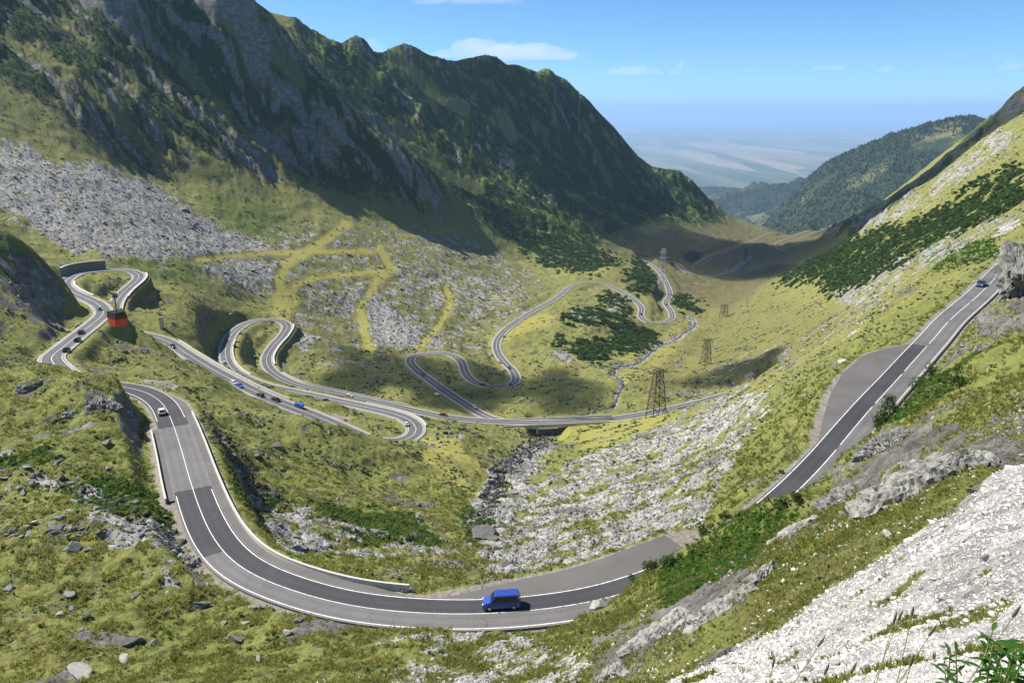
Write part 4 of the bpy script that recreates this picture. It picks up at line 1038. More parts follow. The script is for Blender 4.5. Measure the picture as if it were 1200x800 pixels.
scatter('low_plants', P, rots(len(P), 0.2), np.stack([s, s, s * rng.uniform(0.5, 0.9, len(P))], 1), TL)
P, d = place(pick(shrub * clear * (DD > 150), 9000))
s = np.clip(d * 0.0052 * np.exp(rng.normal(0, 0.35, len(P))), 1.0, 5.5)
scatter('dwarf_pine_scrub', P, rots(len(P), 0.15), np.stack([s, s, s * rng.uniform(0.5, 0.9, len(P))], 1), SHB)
P, d = place(pick(np.clip(cB + 0.45 * cA, 0, 1) * masks['shrub'] * (1 - masks['rock']) * (DD > 500), 26000))
s = np.clip(d * 0.0024 * np.exp(rng.normal(0, 0.4, len(P))), 1.2, 5)
scatter('mountain_scrub', P, rots(len(P), 0.15), np.stack([s, s, s * rng.uniform(0.3, 0.55, len(P))], 1), SHB)
P, d = place(pick(gr * (DD > 230) * (DD < 900) * sstep(0.1, 0.6, pn + 0.4 * pn2), 9000))
s = np.clip(d * 0.0032 * np.exp(rng.normal(0, 0.4, len(P))), 0.5, 2.4)
scatter('juniper_clumps', P, rots(len(P), 0.15), np.stack([s, s, s * rng.uniform(0.3, 0.6, len(P))], 1), [lib(leafball_mesh('juniper_shape', 80 + k, 44, M_BUSH, 0.2, 0.6)) for k in range(4)])
# ------------------------------------------------------------------ builders for things
class MB:
    def __init__(self): self.V, self.F = [], []
    def add(self, V, Fc):
        i = len(self.V); self.V += [tuple(v) for v in V]; self.F += [tuple(i + k for k in f) for f in Fc]
    def box(self, lo, hi, taper=None):
        x0, y0, z0 = lo; x1, y1, z1 = hi
        V = [(x0, y0, z0), (x1, y0, z0), (x1, y1, z0), (x0, y1, z0), (x0, y0, z1), (x1, y0, z1), (x1, y1, z1), (x0, y1, z1)]
        self.add(V, [(3, 2, 1, 0), (4, 5, 6, 7), (0, 1, 5, 4), (1, 2, 6, 5), (2, 3, 7, 6), (3, 0, 4, 7)])
    def hexa(self, b, t):
        self.add(list(b) + list(t), [(3, 2, 1, 0), (4, 5, 6, 7), (0, 1, 5, 4), (1, 2, 6, 5), (2, 3, 7, 6), (3, 0, 4, 7)])
    def bar(self, p, q, r, n=4, r2=None):
        p, q = Vector(p), Vector(q); d = (q - p)
        if d.length < 1e-6: return
        d.normalize(); a = d.orthogonal().normalized(); b = d.cross(a); r2 = r if r2 is None else r2
        V = []
        for c, rr in ((p, r), (q, r2)):
            for k in range(n):
                t = 2 * math.pi * k / n + math.pi / 4
                V.append(c + (a * math.cos(t) + b * math.sin(t)) * rr)
        Fc = [(k, (k + 1) % n, n + (k + 1) % n, n + k) for k in range(n)] + [tuple(range(n - 1, -1, -1)), tuple(range(n, 2 * n))]
        self.add(V, Fc)
    def lathe(self, c, axis, prof, n=14):
        c, axis = Vector(c), Vector(axis).normalized(); a = axis.orthogonal().normalized(); b = axis.cross(a)
        V, Fc = [], []
        for h, r in prof:
            for k in range(n):
                t = 2 * math.pi * k / n
                V.append(c + axis * h + (a * math.cos(t) + b * math.sin(t)) * r)
        m = len(prof)
        for j in range(m - 1):
            for k in range(n):
                Fc.append((j * n + k, j * n + (k + 1) % n, (j + 1) * n + (k + 1) % n, (j + 1) * n + k))
        Fc += [tuple(range(n - 1, -1, -1)), tuple((m - 1) * n + k for k in range(n))]
        self.add(V, Fc)
    def prism(self, pts, y0, y1):
        """Side outline in x,z drawn through y0..y1."""
        n = len(pts)
        V = [(x, y0, z) for x, z in pts] + [(x, y1, z) for x, z in pts]
        Fc = [tuple(range(n)), tuple(range(2 * n - 1, n - 1, -1))] + [(k, n + k, n + (k + 1) % n, (k + 1) % n) for k in range(n)]
        self.add(V, Fc)
    def build(self, name, mat, parent=None, bevel=0.0, smooth=False):
        me = bpy.data.meshes.new(name); me.from_pydata(self.V, [], self.F); me.update()
        bm = bmesh.new(); bm.from_mesh(me)
        bmesh.ops.recalc_face_normals(bm, faces=bm.faces)
        if bevel:
            bmesh.ops.bevel(bm, geom=[e for e in bm.edges if e.calc_face_angle(0) > 0.3], offset=bevel, segments=2, affect='EDGES', clamp_overlap=True)
        bm.to_mesh(me); bm.free()
        if smooth:
            for p in me.polygons: p.use_smooth = True
        me.materials.append(mat)
        o = bpy.data.objects.new(name, me); COL.objects.link(o)
        if parent: o.parent = parent
        return o
def tag(o, label, cat, group=None):
    o['label'] = label; o['category'] = cat
    if group: o['group'] = group
    return o
def thing(name, label, cat, loc=(0, 0, 0), rotz=0, group=None):
    o = bpy.data.objects.new(name, None); COL.objects.link(o)
    o.location = loc; o.rotation_euler = (0, 0, rotz); o.empty_display_size = 0.3
    return tag(o, label, cat, group)
def copy_tree(o, parent=None):
    c = o.copy(); COL.objects.link(c)
    if parent is not None: c.parent = parent
    for ch in list(o.children): copy_tree(ch, c)
    return c

# ------------------------------------------------------------------ guard walls, retaining walls, the bridge
M_STONEWALL = rock_material('wall_stone', (0.12, 0.115, 0.105), (0.30, 0.29, 0.27), 1.5, 0.1)
def wall_thing(name, label, cat, P, L, off, top, bottom, th, mat, coping=None, group=None, rise=None):
    n = len(P); o = thing(name, label, cat, tuple(P[n // 2]), 0, group)
    base = P[n // 2]
    off = np.broadcast_to(np.asarray(off, float), (n,)); bot = np.broadcast_to(np.asarray(bottom, float), (n,)); tp = np.broadcast_to(np.asarray(top, float), (n,))
    def ring(w, zt, zb):
        rows = []
        for s, zz in ((-w / 2, zb), (-w / 2, zt), (w / 2, zt), (w / 2, zb)):
            rows.append(np.stack([P[:, 0] + L[:, 0] * (off + s), P[:, 1] + L[:, 1] * (off + s), P[:, 2] + zz], 1) - base)
        return np.stack(rows, 1)
    def emit(nm, w, zt, zb, m):
        Vr = ring(w, zt, zb); V = Vr.reshape(-1, 3).tolist(); Fc = []
        for i in range(n - 1):
            for k in range(4):
                Fc.append((i * 4 + k, i * 4 + (k + 1) % 4, (i + 1) * 4 + (k + 1) % 4, (i + 1) * 4 + k))
        Fc += [(0, 1, 2, 3), tuple((n - 1) * 4 + k for k in (3, 2, 1, 0))]
        b = MB(); b.add(V, Fc); return b.build(nm, m, o)
    if coping:
        emit('wall_body', th, tp - 0.18, bot, mat); emit('coping', th + coping[0], tp, tp - 0.177, coping[1])
    else:
        emit('wall_body', th, tp, bot, mat)
    return o
def span(a, b): 
    i, j = sorted((nearest_px(UP, *a), nearest_px(UP, *b))); return i, j
M_PARAPET = simple_mat('parapet_concrete', (0.47, 0.46, 0.42), 0.85, 0.18, 0.7)
i, j = span((470, 716), (200, 488))
k = j - i + 1
wall_thing('guard_wall', 'long pale concrete guard wall along the valley side of the near bend', 'guard wall', UP[i:j + 1], UL[i:j + 1], -UHW - 1.65, 0.72, -1.6, 0.26, M_PARAPET, (0.07, M_PARAPET))
i, j = span((226, 580), (205, 502))
wall_thing('guard_wall', 'short pale concrete guard wall on the hill side of the worn grey road stretch', 'guard wall', UP[i:j + 1], UL[i:j + 1], UHW + 1.6, 0.72, -1.5, 0.26, M_PARAPET, (0.07, M_PARAPET))
# hairpin by the left spur
i, j = span((84, 323), (128, 316)); wall_thing('retaining_wall', 'dark stone retaining wall behind the upper left hairpin', 'retaining wall', UP[i:j + 1], UL[i:j + 1], (5.4 if True else 0), 5.6, -1.0, 0.9, M_STONEWALL, (0.3, M_CONC))
i, j = span((162, 321), (140, 349)); h_ = -np.interp(np.arange(j - i + 1), [0, (j - i) * 0.3, (j - i) * 0.75, j - i], [3, 11, 9, 4])
wall_thing('retaining_wall', 'tall curved stone retaining wall holding up the outside of the upper left hairpin', 'retaining wall', UP[i:j + 1], UL[i:j + 1], 4.7, 0.7, h_, 0.9, M_STONEWALL, (0.2, M_CONC))
i, j = span((140, 349), (150, 387)); wall_thing('guard_wall', 'low guard wall beside the road under the red cable car', 'guard wall', UP[i:j + 1], UL[i:j + 1], 4.5, 0.7, -2.5, 0.5, M_CONC)
i, j = span((77, 331), (98, 349)); wall_thing('retaining_wall', 'short dark retaining wall inside the upper left hairpin', 'retaining wall', UP[i:j + 1], UL[i:j + 1], -4.6, 0.5, -4.0, 0.8, M_STONEWALL, (0.2, M_CONC))
i, j = span((200, 402), (330, 473)); wall_thing('guard_wall', 'pale low guard wall along the straight road above the middle hairpin', 'guard wall', UP[i:j + 1], UL[i:j + 1], 4.6, 0.6, -2.0, 0.5, M_CONC)
# middle hairpin
i, j = span((336, 381), (314, 428)); h_ = -np.interp(np.arange(j - i + 1), [0, (j - i) * 0.25, (j - i) * 0.8, j - i], [2, 6.5, 6, 2])
wall_thing('retaining_wall', 'curved stone retaining wall under the right side of the middle hairpin', 'retaining wall', UP[i:j + 1], UL[i:j + 1], (4.6), 0.6, h_, 0.8, M_STONEWALL, (0.2, M_CONC))
i, j = span((285, 441), (268, 399)); wall_thing('guard_wall', 'pale guard wall inside the left leg of the middle hairpin', 'guard wall', UP[i:j + 1], UL[i:j + 1], -4.5, 0.6, -3.0, 0.5, M_CONC)
i, j = span((322, 440), (475, 479)); wall_thing('guard_wall', 'pale low guard wall along the road from the middle hairpin to the parking place', 'guard wall', UP[i:j + 1], UL[i:j + 1], 4.5, 0.65, -2.4, 0.5, M_CONC)
i, j = span((487, 500), (420, 475)); wall_thing('guard_wall', 'pale kerb wall outside the bend in front of the parked white car', 'guard wall', UP[i:j + 1], UL[i:j + 1], -4.5, 0.5, -1.5, 0.4, M_CONC)

ib = nearest_px(UP, 640, 494.5)
bp, bl = UP[ib], UL[ib]; bt = np.array((-bl[1], bl[0])) * -1
ang_b = math.atan2(bt[1], bt[0])
br = thing('bridge', 'concrete road bridge over the rocky stream in the valley bottom', 'bridge', tuple(bp), ang_b)
b = MB(); b.box((-17, -5.4, -1.35), (17, 5.4, -0.55)); b.build('deck', M_CONC, br)
for s in (-1, 1):
    b = MB(); b.box((s * 15.0 - 1.6, -5.2, -7.5), (s * 15.0 + 1.6, 5.2, -1.352)); b.build('abutment', M_CONC, br)
    b = MB(); b.box((-26, s * 4.9 - 0.2, -0.545), (40, s * 4.9 + 0.2, 0.85)); b.build('parapet', M_PARAPET, br)
    b = MB(); b.box((-26, s * 4.45 - 0.22, -0.30), (40, s * 4.45 + 0.2, 0.16)); b.build('kerb', M_CONC, br)
b = MB(); b.box((-5.5, -4.6, -7.5), (-4.3, 4.6, -1.352)); b.build('pier', M_CONC, br)
M_RIVER, n_, l_, b_n = nodes_of('stream_water')
b_n.inputs['Base Color'].default_value = (0.06, 0.07, 0.06, 1); b_n.inputs['Roughness'].default_value = 0.3
bump(n_, l_, b_n, noise_node(n_, l_, 2.2, 5, 0.7, n_.new('ShaderNodeNewGeometry').outputs['Position']), 0.3, 0.7)
SPX = [(640, 500), (668, 488), (700, 482), (720, 473), (726, 461), (729, 447), (719, 440), (722, 430), (745, 426), (773, 406), (800, 391), (815, 380), (806, 372)]
SP_ = resample(np.array([hit(px, py, 380) for px, py in SPX]), 4.0)
for q in SP_: q[2] = height(q[0], q[1]) + 0.3
strip('stream', SP_, lateral(SP_), (-0.8, -0.3, 0.3, 0.8), 0.0, M_RIVER)

# ------------------------------------------------------------------ lattice pylons
M_STEEL_DARK = simple_mat('weathered_steel', (0.085, 0.070, 0.055), 0.7, 0.3, 0.6, 0.2)
M_STEEL_PALE = simple_mat('galvanised_steel', (0.42, 0.43, 0.43), 0.5, 0.2, 0.6, 0.5)
def pylon(label, base, H, w0, w1, levels, mat, arms, rot=0.35, thick=0.2):
    o = thing('lattice_pylon', label, 'pylon', (base[0], base[1], base[2]), rot, 'lattice pylons of the power line')
    def c(s, t, h):
        w = (w0 + (w1 - w0) * (max(h, 0) / H)) / 2
        return Vector((s * w, t * w, h))
    for s, t in ((-1, -1), (1, -1), (1, 1), (-1, 1)):
        b = MB(); b.bar(c(s, t, -1.5), c(s, t, H), thick, 4, thick * 0.85); b.build('leg', mat, o)
    hs = [H * (1 - (1 - k / levels) ** 1.15) for k in range(levels + 1)]
    cs = ((-1, -1), (1, -1), (1, 1), (-1, 1))
    for k in range(levels):
        b = MB()
        for q in range(4):
            (s, t), (s2, t2) = cs[q], cs[(q + 1) % 4]
            b.bar(c(s, t, hs[k]), c(s2, t2, hs[k + 1]), thick * 0.55); b.bar(c(s2, t2, hs[k]), c(s, t, hs[k + 1]), thick * 0.55); b.bar(c(s, t, hs[k + 1]), c(s2, t2, hs[k + 1]), thick * 0.55)
        b.build('bracing', mat, o)['kind'] = 'stuff'
    for h, ln in arms:
        b = MB()
        w = (w0 + (w1 - w0) * (max(h, 0) / H)) / 2
        for t in (-1, 1):
            for s in (-1, 1):
                b.bar((0, t * w, h), (s * ln, 0, h), thick * 0.6); b.bar((s * w, t * w, h + 1.3), (s * ln, 0, h), thick * 0.5)
        arm = b.build('cross_arm', mat, o); arm['kind'] = 'stuff'
        for s in (-1, 1):
            ins = MB(); ins.lathe((s * ln * 0.97, 0, h - 1.7), (0, 0, 1), [(0, 0.05), (0.1, 0.14), (0.4, 0.06), (0.5, 0.14), (0.8, 0.06), (0.9, 0.14), (1.2, 0.06), (1.7, 0.04)], 8); ins.build('insulator', M_STEEL_PALE, arm)
    return o
def pyl(px, py_base, py_top, label, w0, w1, lev, mat, arms, rmin=200, thick=0.22):
    p = hit(px, py_base, rmin)
    d = project(*p)[2]
    H = (py_base - py_top) * d / F_PX * 1.04
    return pylon(label, p, H, w0, w1, lev, mat, [(H * a, l) for a, l in arms], 0.3, thick)
pyl(769, 487, 432, 'large dark lattice pylon on the grassy rise right of the bridge', 8.6, 3.6, 6, M_STEEL_DARK, ((0.93, 6.0),), 380, 0.30)
pyl(827, 427, 397, 'dark lattice pylon on the meadow above the large pylon, beyond the stream', 6.4, 3.0, 5, M_STEEL_DARK, ((0.95, 5),), 480, 0.24)
pyl(848, 371, 357, 'small squat lattice pylon on the crest of the sunlit meadow', 7.0, 4.4, 3, M_STEEL_DARK, ((0.9, 6),), 600, 0.26)
pyl(775, 344, 293, 'tall pale galvanised pylon over the far hairpins', 11.5, 3.2, 8, M_STEEL_PALE, ((0.80, 8), (0.93, 6)), 800, 0.2)
pyl(873, 306, 292, 'tiny dark pylon beside the farthest road bend', 6.0, 2.5, 4, M_STEEL_DARK, ((0.9, 5),), 1200, 0.35)

# ------------------------------------------------------------------ vehicles
def paint(name, col, metallic=0.0):
    m, n, l, b = nodes_of(name)
    co = n.new('ShaderNodeTexCoord').outputs['Object']
    dirt = ramp(n, l, noise_node(n, l, 1.5, 5, 0.6, co), [(0.45, 0.0), (0.75, 0.22)])
    l.new(mixc(n, l, dirt, col, tuple(0.5 * c + 0.06 for c in col)), b.inputs['Base Color'])
    b.inputs['Roughness'].default_value = 0.35; b.inputs['Metallic'].default_value = metallic; b.inputs['Coat Weight'].default_value = 0.6; b.inputs['Coat Roughness'].default_value = 0.08
    return m
P_BLUE = paint('blue_paint', (0.012, 0.045, 0.33)); P_WHITE = paint('white_paint', (0.72, 0.72, 0.72)); P_DARK = paint('dark_paint', (0.022, 0.025, 0.032))
P_RED = paint('red_paint', (0.22, 0.014, 0.018)); P_SILVER = paint('silver_paint', (0.42, 0.44, 0.46), 0.5); P_BRIGHTBLUE = paint('bright_blue_paint', (0.015, 0.12, 0.50)); P_NAVY = paint('navy_paint', (0.045, 0.075, 0.14))
M_GLASS = simple_mat('car_glass', (0.012, 0.015, 0.019), 0.12, 0.1, 1, 0, 0, 0.5)
M_TYRE = simple_mat('tyre_rubber', (0.02, 0.02, 0.02), 0.9); M_RIM = simple_mat('alloy', (0.5, 0.5, 0.5), 0.35, 0.1, 3, 0.7)
M_LAMP = simple_mat('lamp_lens', (0.75, 0.75, 0.72), 0.1); M_TAIL = simple_mat('tail_lens', (0.35, 0.01, 0.01), 0.2); M_TRIM = simple_mat('black_trim', (0.03, 0.03, 0.032), 0.6)

def vehicle(name, Lh, Wd, Ht, belt, hood, kind, detail=2):
    """x forward, parts: body, roof and pillars, each window, wheels with rims, lights, bumpers, mirrors."""
    o = thing(name, '', 'car')
    x0, x1 = -Lh / 2, Lh / 2; g = 0.24
    w = Wd / 2
    nose = x1 - 0.06
    body = MB()
    prof = [(x0 + 0.04, g + 0.10), (x0, g + 0.35), (x0 + 0.05, belt), (x1 - hood, belt + 0.02), (nose - 0.10, belt - 0.20), (x1, belt - 0.36), (x1 - 0.02, g + 0.12), (x1 - 0.12, g), (x0 + 0.14, g)]
    body.prism(prof, -w, w)
    bo = body.build('body', P_BLUE, o, 0.07, False)
    # greenhouse: pillars and roof as a tapered shell; windows stand 4 mm proud
    ws_b, ws_t = x1 - hood + 0.02, x1 - hood - (0.62 if kind == 'van' else 0.72)
    rb, rt = (x0 + 0.06, x0 + 0.22) if kind == 'van' else (x0 + (0.12 if kind == 'hatch' else 0.62), x0 + (0.62 if kind == 'hatch' else 1.05))
    wi = w - 0.03; wt = w - (0.17 if kind == 'van' else 0.24)
    zb, zt = belt - 0.02, Ht
    def q(t, x_b, x_t, s):      # a point on the cabin side at height fraction t
        return (x_b + (x_t - x_b) * t, s * (wi + (wt - wi) * t), zb + (zt - zb) * t)
    cab = MB(); cab.hexa([(rb, -wi, zb), (ws_b, -wi, zb), (ws_b, wi, zb), (rb, wi, zb)], [(rt, -wt, zt), (ws_t, -wt, zt), (ws_t, wt, zt), (rt, wt, zt)])
    cab.build('cabin', P_BLUE, o, 0.06)
    e = 0.012
    def pane(nm, pts):
        c = sum((Vector(p) for p in pts), Vector()) / 4
        nrm = (Vector(pts[1]) - Vector(pts[0])).cross(Vector(pts[3]) - Vector(pts[0])).normalized()
        if nrm.dot(c - Vector((0, 0, (zb + zt) / 2))) < 0: nrm = -nrm
        b = MB(); b.hexa([Vector(p) - nrm * 0.02 for p in pts], [Vector(p) + nrm * e for p in pts]); b.build(nm, M_GLASS, o)
    def face(a0, a1, b0, b1): return [a0, a1, b1, b0]
    def lerp(a, b, t): return tuple(a[k] + (b[k] - a[k]) * t for k in range(3))
    fl, fr = q(0.10, ws_b, ws_t, -1), q(0.10, ws_b, ws_t, 1); tl, tr = q(0.88, ws_b, ws_t, -1), q(0.88, ws_b, ws_t, 1)
    pane('windscreen', [lerp(fl, fr, .06), lerp(fl, fr, .94), lerp(tl, tr, .94), lerp(tl, tr, .06)])
    fl, fr = q(0.15, rb, rt, -1), q(0.15, rb, rt, 1); tl, tr = q(0.85, rb, rt, -1), q(0.85, rb, rt, 1)
    pane('rear_window', [lerp(fl, fr, .08), lerp(fl, fr, .92), lerp(tl, tr, .92), lerp(tl, tr, .08)])
    n_side = 3 if kind == 'van' else 2
    for s in (-1, 1):
        lo_r, lo_f = q(0.12, rb, rt, s), q(0.12, ws_b, ws_t, s); hi_r, hi_f = q(0.84, rb, rt, s), q(0.84, ws_b, ws_t, s)
        edges = [0.05 + 0.90 * k / n_side for k in range(n_side + 1)]
        for k in range(n_side):
            a, c_ = edges[k] + 0.015, edges[k + 1] - 0.015
            pane('side_window', [lerp(lo_r, lo_f, a), lerp(lo_r, lo_f, c_), lerp(hi_r, hi_f, c_), lerp(hi_r, hi_f, a)])
    r = 0.33 if kind == 'van' else 0.31
    for sx in (x0 + 0.85, x1 - 0.88):
        for s in (-1, 1):
            t = MB(); t.lathe((sx, s * (w - 0.20), r), (0, s, 0), [(0, r * 0.7), (0.0, r), (0.21, r), (0.225, r * 0.86)], 16); wh = t.build('wheel', M_TYRE, o)
            rim = MB(); rim.lathe((sx, s * (w + 0.02), r), (0, s, 0), [(0, r * 0.62), (0.012, r * 0.58), (0.02, r * 0.2)], 12); rim.build('rim', M_RIM, wh)
    for s in (-1, 1):
        b = MB(); b.box((x1 - 0.16, s * (w - 0.24) - 0.16, belt - 0.42), (x1 + 0.006, s * (w - 0.24) + 0.16, belt - 0.25)); b.build('headlight', M_LAMP, o, 0.02)
        b = MB(); b.box((x0 - 0.006, s * (w - 0.13) - 0.08, belt - 0.40), (x0 + 0.08, s * (w - 0.13) + 0.08, belt - 0.08)); b.build('taillight', M_TAIL, o, 0.01)
        b = MB(); b.box((ws_b - 0.25, s * (w + 0.09) - 0.09, belt + 0.03), (ws_b - 0.10, s * (w + 0.09) + 0.09, belt + 0.20)); b.build('mirror', M_TRIM, o, 0.02)
    b = MB(); b.box((x1 - 0.10, -w + 0.05, g + 0.03), (x1 + 0.035, w - 0.05, g + 0.20)); b.build('front_bumper', M_TRIM, o, 0.03)
    b = MB(); b.box((x0 - 0.035, -w + 0.05, g + 0.06), (x0 + 0.10, w - 0.05, g + 0.26)); b.build('rear_bumper', M_TRIM, o, 0.03)
    if kind == 'van':
        for k in range(5):
            y = -0.56 + 0.28 * k
            b = MB(); b.box((rt + 0.18, y - 0.025, zt - 0.01), (ws_t - 0.18, y + 0.025, zt + 0.022)); b.build('roof_rib', P_BLUE, o)
        for s in (-1, 1):
            b = MB(); b.box((x0 + 0.5, s * w - 0.012, belt - 0.36), (x1 - 0.75, s * w + 0.012, belt - 0.30)); b.build('side_moulding', M_TRIM, o)
            for xx in (x1 - 1.05, x1 - 1.95):
                b = MB(); b.box((xx - 0.10, s * w - 0.01, belt - 0.16), (xx + 0.06, s * w + 0.03, belt - 0.11)); b.build('door_handle', M_TRIM, o)
    return o
def set_paint(o, m):
    for c in o.children:
        if c.name.split('.')[0] in ('body', 'cabin', 'roof_rib'):
            c.material_slots[0].link = 'OBJECT'; c.material_slots[0].material = m
def put_on_road(o, Q, Lt, idx, off, forward, dz=0.02):
    p = Q[idx]; l = Lt[idx]; t = np.array((l[1], -l[0]))
    a, b_ = Q[max(0, idx - 2)], Q[min(len(Q) - 1, idx + 2)]
    grade = (b_[2] - a[2]) / max(0.1, np.linalg.norm(b_[:2] - a[:2]))
    if not forward: t = -t; grade = -grade
    o.location = (p[0] + l[0] * off, p[1] + l[1] * off, p[2] + dz)
    o.rotation_euler = (0, -math.atan(grade), math.atan2(t[1], t[0]))
def road_at(nm, px, py):
    Q, Lt, hw = ROADS[nm]
    i = nearest_px(Q, px, py)
    best = (1e9, 0, 0)
    for k in range(max(0, i - 4), min(len(Q), i + 5)):
        for off in np.arange(-hw - 7, hw + 7.1, 0.25):
            a, b_, d = project(Q[k, 0] + Lt[k, 0] * off, Q[k, 1] + Lt[k, 1] * off, Q[k, 2] + 0.6)
            e = (a - px) ** 2 + (b_ - py) ** 2
            if e < best[0]: best = (e, k, off)
    return Q, Lt, best[1], best[2]
van = vehicle('van', 4.85, 1.86, 1.98, 1.16, 1.05, 'van')
van['label'] = 'blue passenger van driving round the near bend of the road'; van['category'] = 'van'; set_paint(van, P_BLUE)
Q, Lt, k, off = road_at('upper', 597, 706); put_on_road(van, Q, Lt, k, off, True, 0.02)
car0 = vehicle('car', 4.2, 1.76, 1.47, 0.92, 1.05, 'hatch'); car1 = vehicle('car', 4.5, 1.78, 1.45, 0.92, 1.12, 'saloon')
CARS = [('upper', 190, 481, 0, P_WHITE, True, 'white hatchback on the dark bend above the worn grey road stretch'),
        ('upper', 1150, 332, 1, P_NAVY, True, 'dark blue saloon far up the straight road on the right beside the rocks'),
        ('upper', 117, 362, 0, P_SILVER, True, 'silver hatchback in the shade left of the red cable car'), ('upper', 95, 389, 1, P_DARK, True, 'dark car farthest up the road below the upper left hairpin'),
        ('upper', 91, 400, 0, P_DARK, True, 'black car in the middle of three on the road below the upper left hairpin'), ('upper', 78, 413, 1, P_DARK, True, 'black car lowest of three on the road, just above the grassy knoll'),
        ('upper', 134, 347, 1, P_DARK, True, 'dark car on the hairpin just above the red cable car'), ('upper', 203, 406, 0, P_DARK, True, 'dark car at the top of the straight road above the middle hairpin'),
        ('upper', 274, 447, 0, P_WHITE, True, 'white car right behind a bright blue car on the straight middle road'), ('upper', 280, 451, 1, P_BRIGHTBLUE, True, 'bright blue car right in front of a white car on the straight middle road'),
        ('upper', 305, 463, 0, P_DARK, False, 'black car, upper one of two following the blue truck'), ('upper', 322, 466, 1, P_DARK, False, 'black car, lower one of two, next to the blue truck'),
        ('upper', 381, 469, 0, P_DARK, True, 'dark car on the long leg running down from the middle hairpin'), ('upper', 476, 497, 1, P_WHITE, True, 'white saloon rounding the bend above the mossy spur'),
        ('upper', 263, 425, 0, P_WHITE, True, 'white car low on the left leg of the middle hairpin'), ('upper', 275, 407, 1, P_DARK, True, 'dark car on the left leg of the middle hairpin'),
        ('upper', 520, 486, 1, P_RED, True, 'dark red car at the parking place left of the bridge'), ('upper', 410, 464, 0, P_WHITE, True, 'white car standing in for a small sign by the guard wall between middle hairpin and parking place'),  # the white car stands in for a small red and white sign
        ('lower', 496, 438, 1, P_DARK, False, 'dark car on the road climbing to the right-hand S bend'), ('lower', 557, 477, 0, P_WHITE, False, 'white car on the ramp just left of the bridge'),
        ('lower', 566, 452, 0, P_DARK, False, 'dark car at the bottom left of the S bend'), ('lower', 597, 451, 1, P_DARK, False, 'dark car at the bottom right of the S bend'),
        ('lower', 597, 431, 0, P_DARK, False, 'dark car on the right leg of the S bend'), ('lower', 586, 424, 1, P_SILVER, False, 'silver car on the right leg of the S bend'), ('lower', 590, 394, 0, P_SILVER, False, 'silver car climbing the straight road above the S bend'),
        ('lower', 751, 368, 1, P_DARK, False, 'dark car on the small bend left of the stream'), ('lower', 781, 357, 0, P_DARK, False, 'dark car on the road below the tall pale pylon'),
        ('far', 846, 321, 0, P_SILVER, True, 'silver car on the farthest road bend'), ('far', 852, 318, 1, P_WHITE, True, 'white car on the farthest road bend'), ('upper', 335, 471, 0, P_DARK, False, '')]
used = {0: False, 1: False}
for nm, px, py, kd, pnt, fw, lab in CARS:
    if not lab: continue
    src = (car0, car1)[kd]
    c = copy_tree(src) if used[kd] else src
    used[kd] = True
    c['label'] = lab; c['category'] = 'car'; c['group'] = 'cars on the mountain road'
    set_paint(c, pnt)
    put_on_road(c, *road_at(nm, px, py), fw)
# small blue truck
tr = thing('truck', 'small bright blue truck at the lower end of the straight middle road', 'truck')
b = MB(); b.prism([(1.4, 0.5), (3.1, 0.5), (3.15, 1.3), (2.85, 2.3), (1.4, 2.35)], -1.0, 1.0); b.build('cab', P_BRIGHTBLUE, tr, 0.06)
b = MB(); b.hexa([(3.16, -0.85, 1.35), (3.19, -0.85, 1.35), (3.19, 0.85, 1.35), (3.16, 0.85, 1.35)], [(2.90, -0.85, 2.2), (2.93, -0.85, 2.2), (2.93, 0.85, 2.2), (2.90, 0.85, 2.2)]); b.build('windscreen', M_GLASS, tr)
b = MB(); b.box((-3.1, -1.1, 0.75), (1.3, 1.1, 2.75)); b.build('cargo_box', P_BRIGHTBLUE, tr, 0.05)
b = MB(); b.box((-3.0, -0.5, 0.5), (2.9, 0.5, 0.749)); b.build('chassis', M_TRIM, tr)
for sx in (-2.0, 2.25):
    for s in (-1, 1):
        t = MB(); t.lathe((sx, s * 0.75, 0.45), (0, s, 0), [(0, 0.3), (0, 0.45), (0.26, 0.45), (0.27, 0.3)], 14); t.build('wheel', M_TYRE, tr)
tr.scale = (0.66, 0.72, 0.66)
put_on_road(tr, *road_at('upper', 351, 476), False)

# ------------------------------------------------------------------ cable car
M_CABRED = paint('cabin_red', (0.62, 0.012, 0.016)); M_CABDARK = simple_mat('cabin_dark', (0.018, 0.018, 0.02), 0.3)
cp = at_depth(138.5, 380.5, 141)
cab = thing('cable_car', 'red cable car cabin with dark windows hanging over the upper left road', 'cable car', tuple(cp), R(-38)); cab.scale = (1.19, 1.19, 1.19)
b = MB(); b.hexa([(-1.15, -0.85, 0), (1.15, -0.85, 0), (1.15, 0.85, 0), (-1.15, 0.85, 0)], [(-1.28, -0.95, 1.15), (1.28, -0.95, 1.15), (1.28, 0.95, 1.15), (-1.28, 0.95, 1.15)]); b.build('cabin_body', M_CABRED, cab, 0.10)
b = MB(); b.hexa([(-1.26, -0.93, 1.152), (1.26, -0.93, 1.152), (1.26, 0.93, 1.152), (-1.26, 0.93, 1.152)], [(-1.12, -0.80, 1.95), (1.12, -0.80, 1.95), (1.12, 0.80, 1.95), (-1.12, 0.80, 1.95)]); b.build('window_band', M_GLASS, cab, 0.03)
for x in (-1.2, -0.4, 0.4, 1.2):
    for s in (-1, 1):
        b = MB(); b.bar((x, s * 0.945, 1.15), (x * 0.93, s * 0.82, 1.95), 0.05); b.build('window_post', M_CABRED, cab)
b = MB(); b.box((-1.2, -0.88, 1.952), (1.2, 0.88, 2.10)); b.build('cabin_roof', M_CABDARK, cab, 0.05)
b = MB(); b.bar((0, 0, 2.1), (0, 0.1, 3.3), 0.09); b.bar((0, 0.1, 3.3), (0, 0, 4.6), 0.09); b.build('hanger', M_CABDARK, cab)
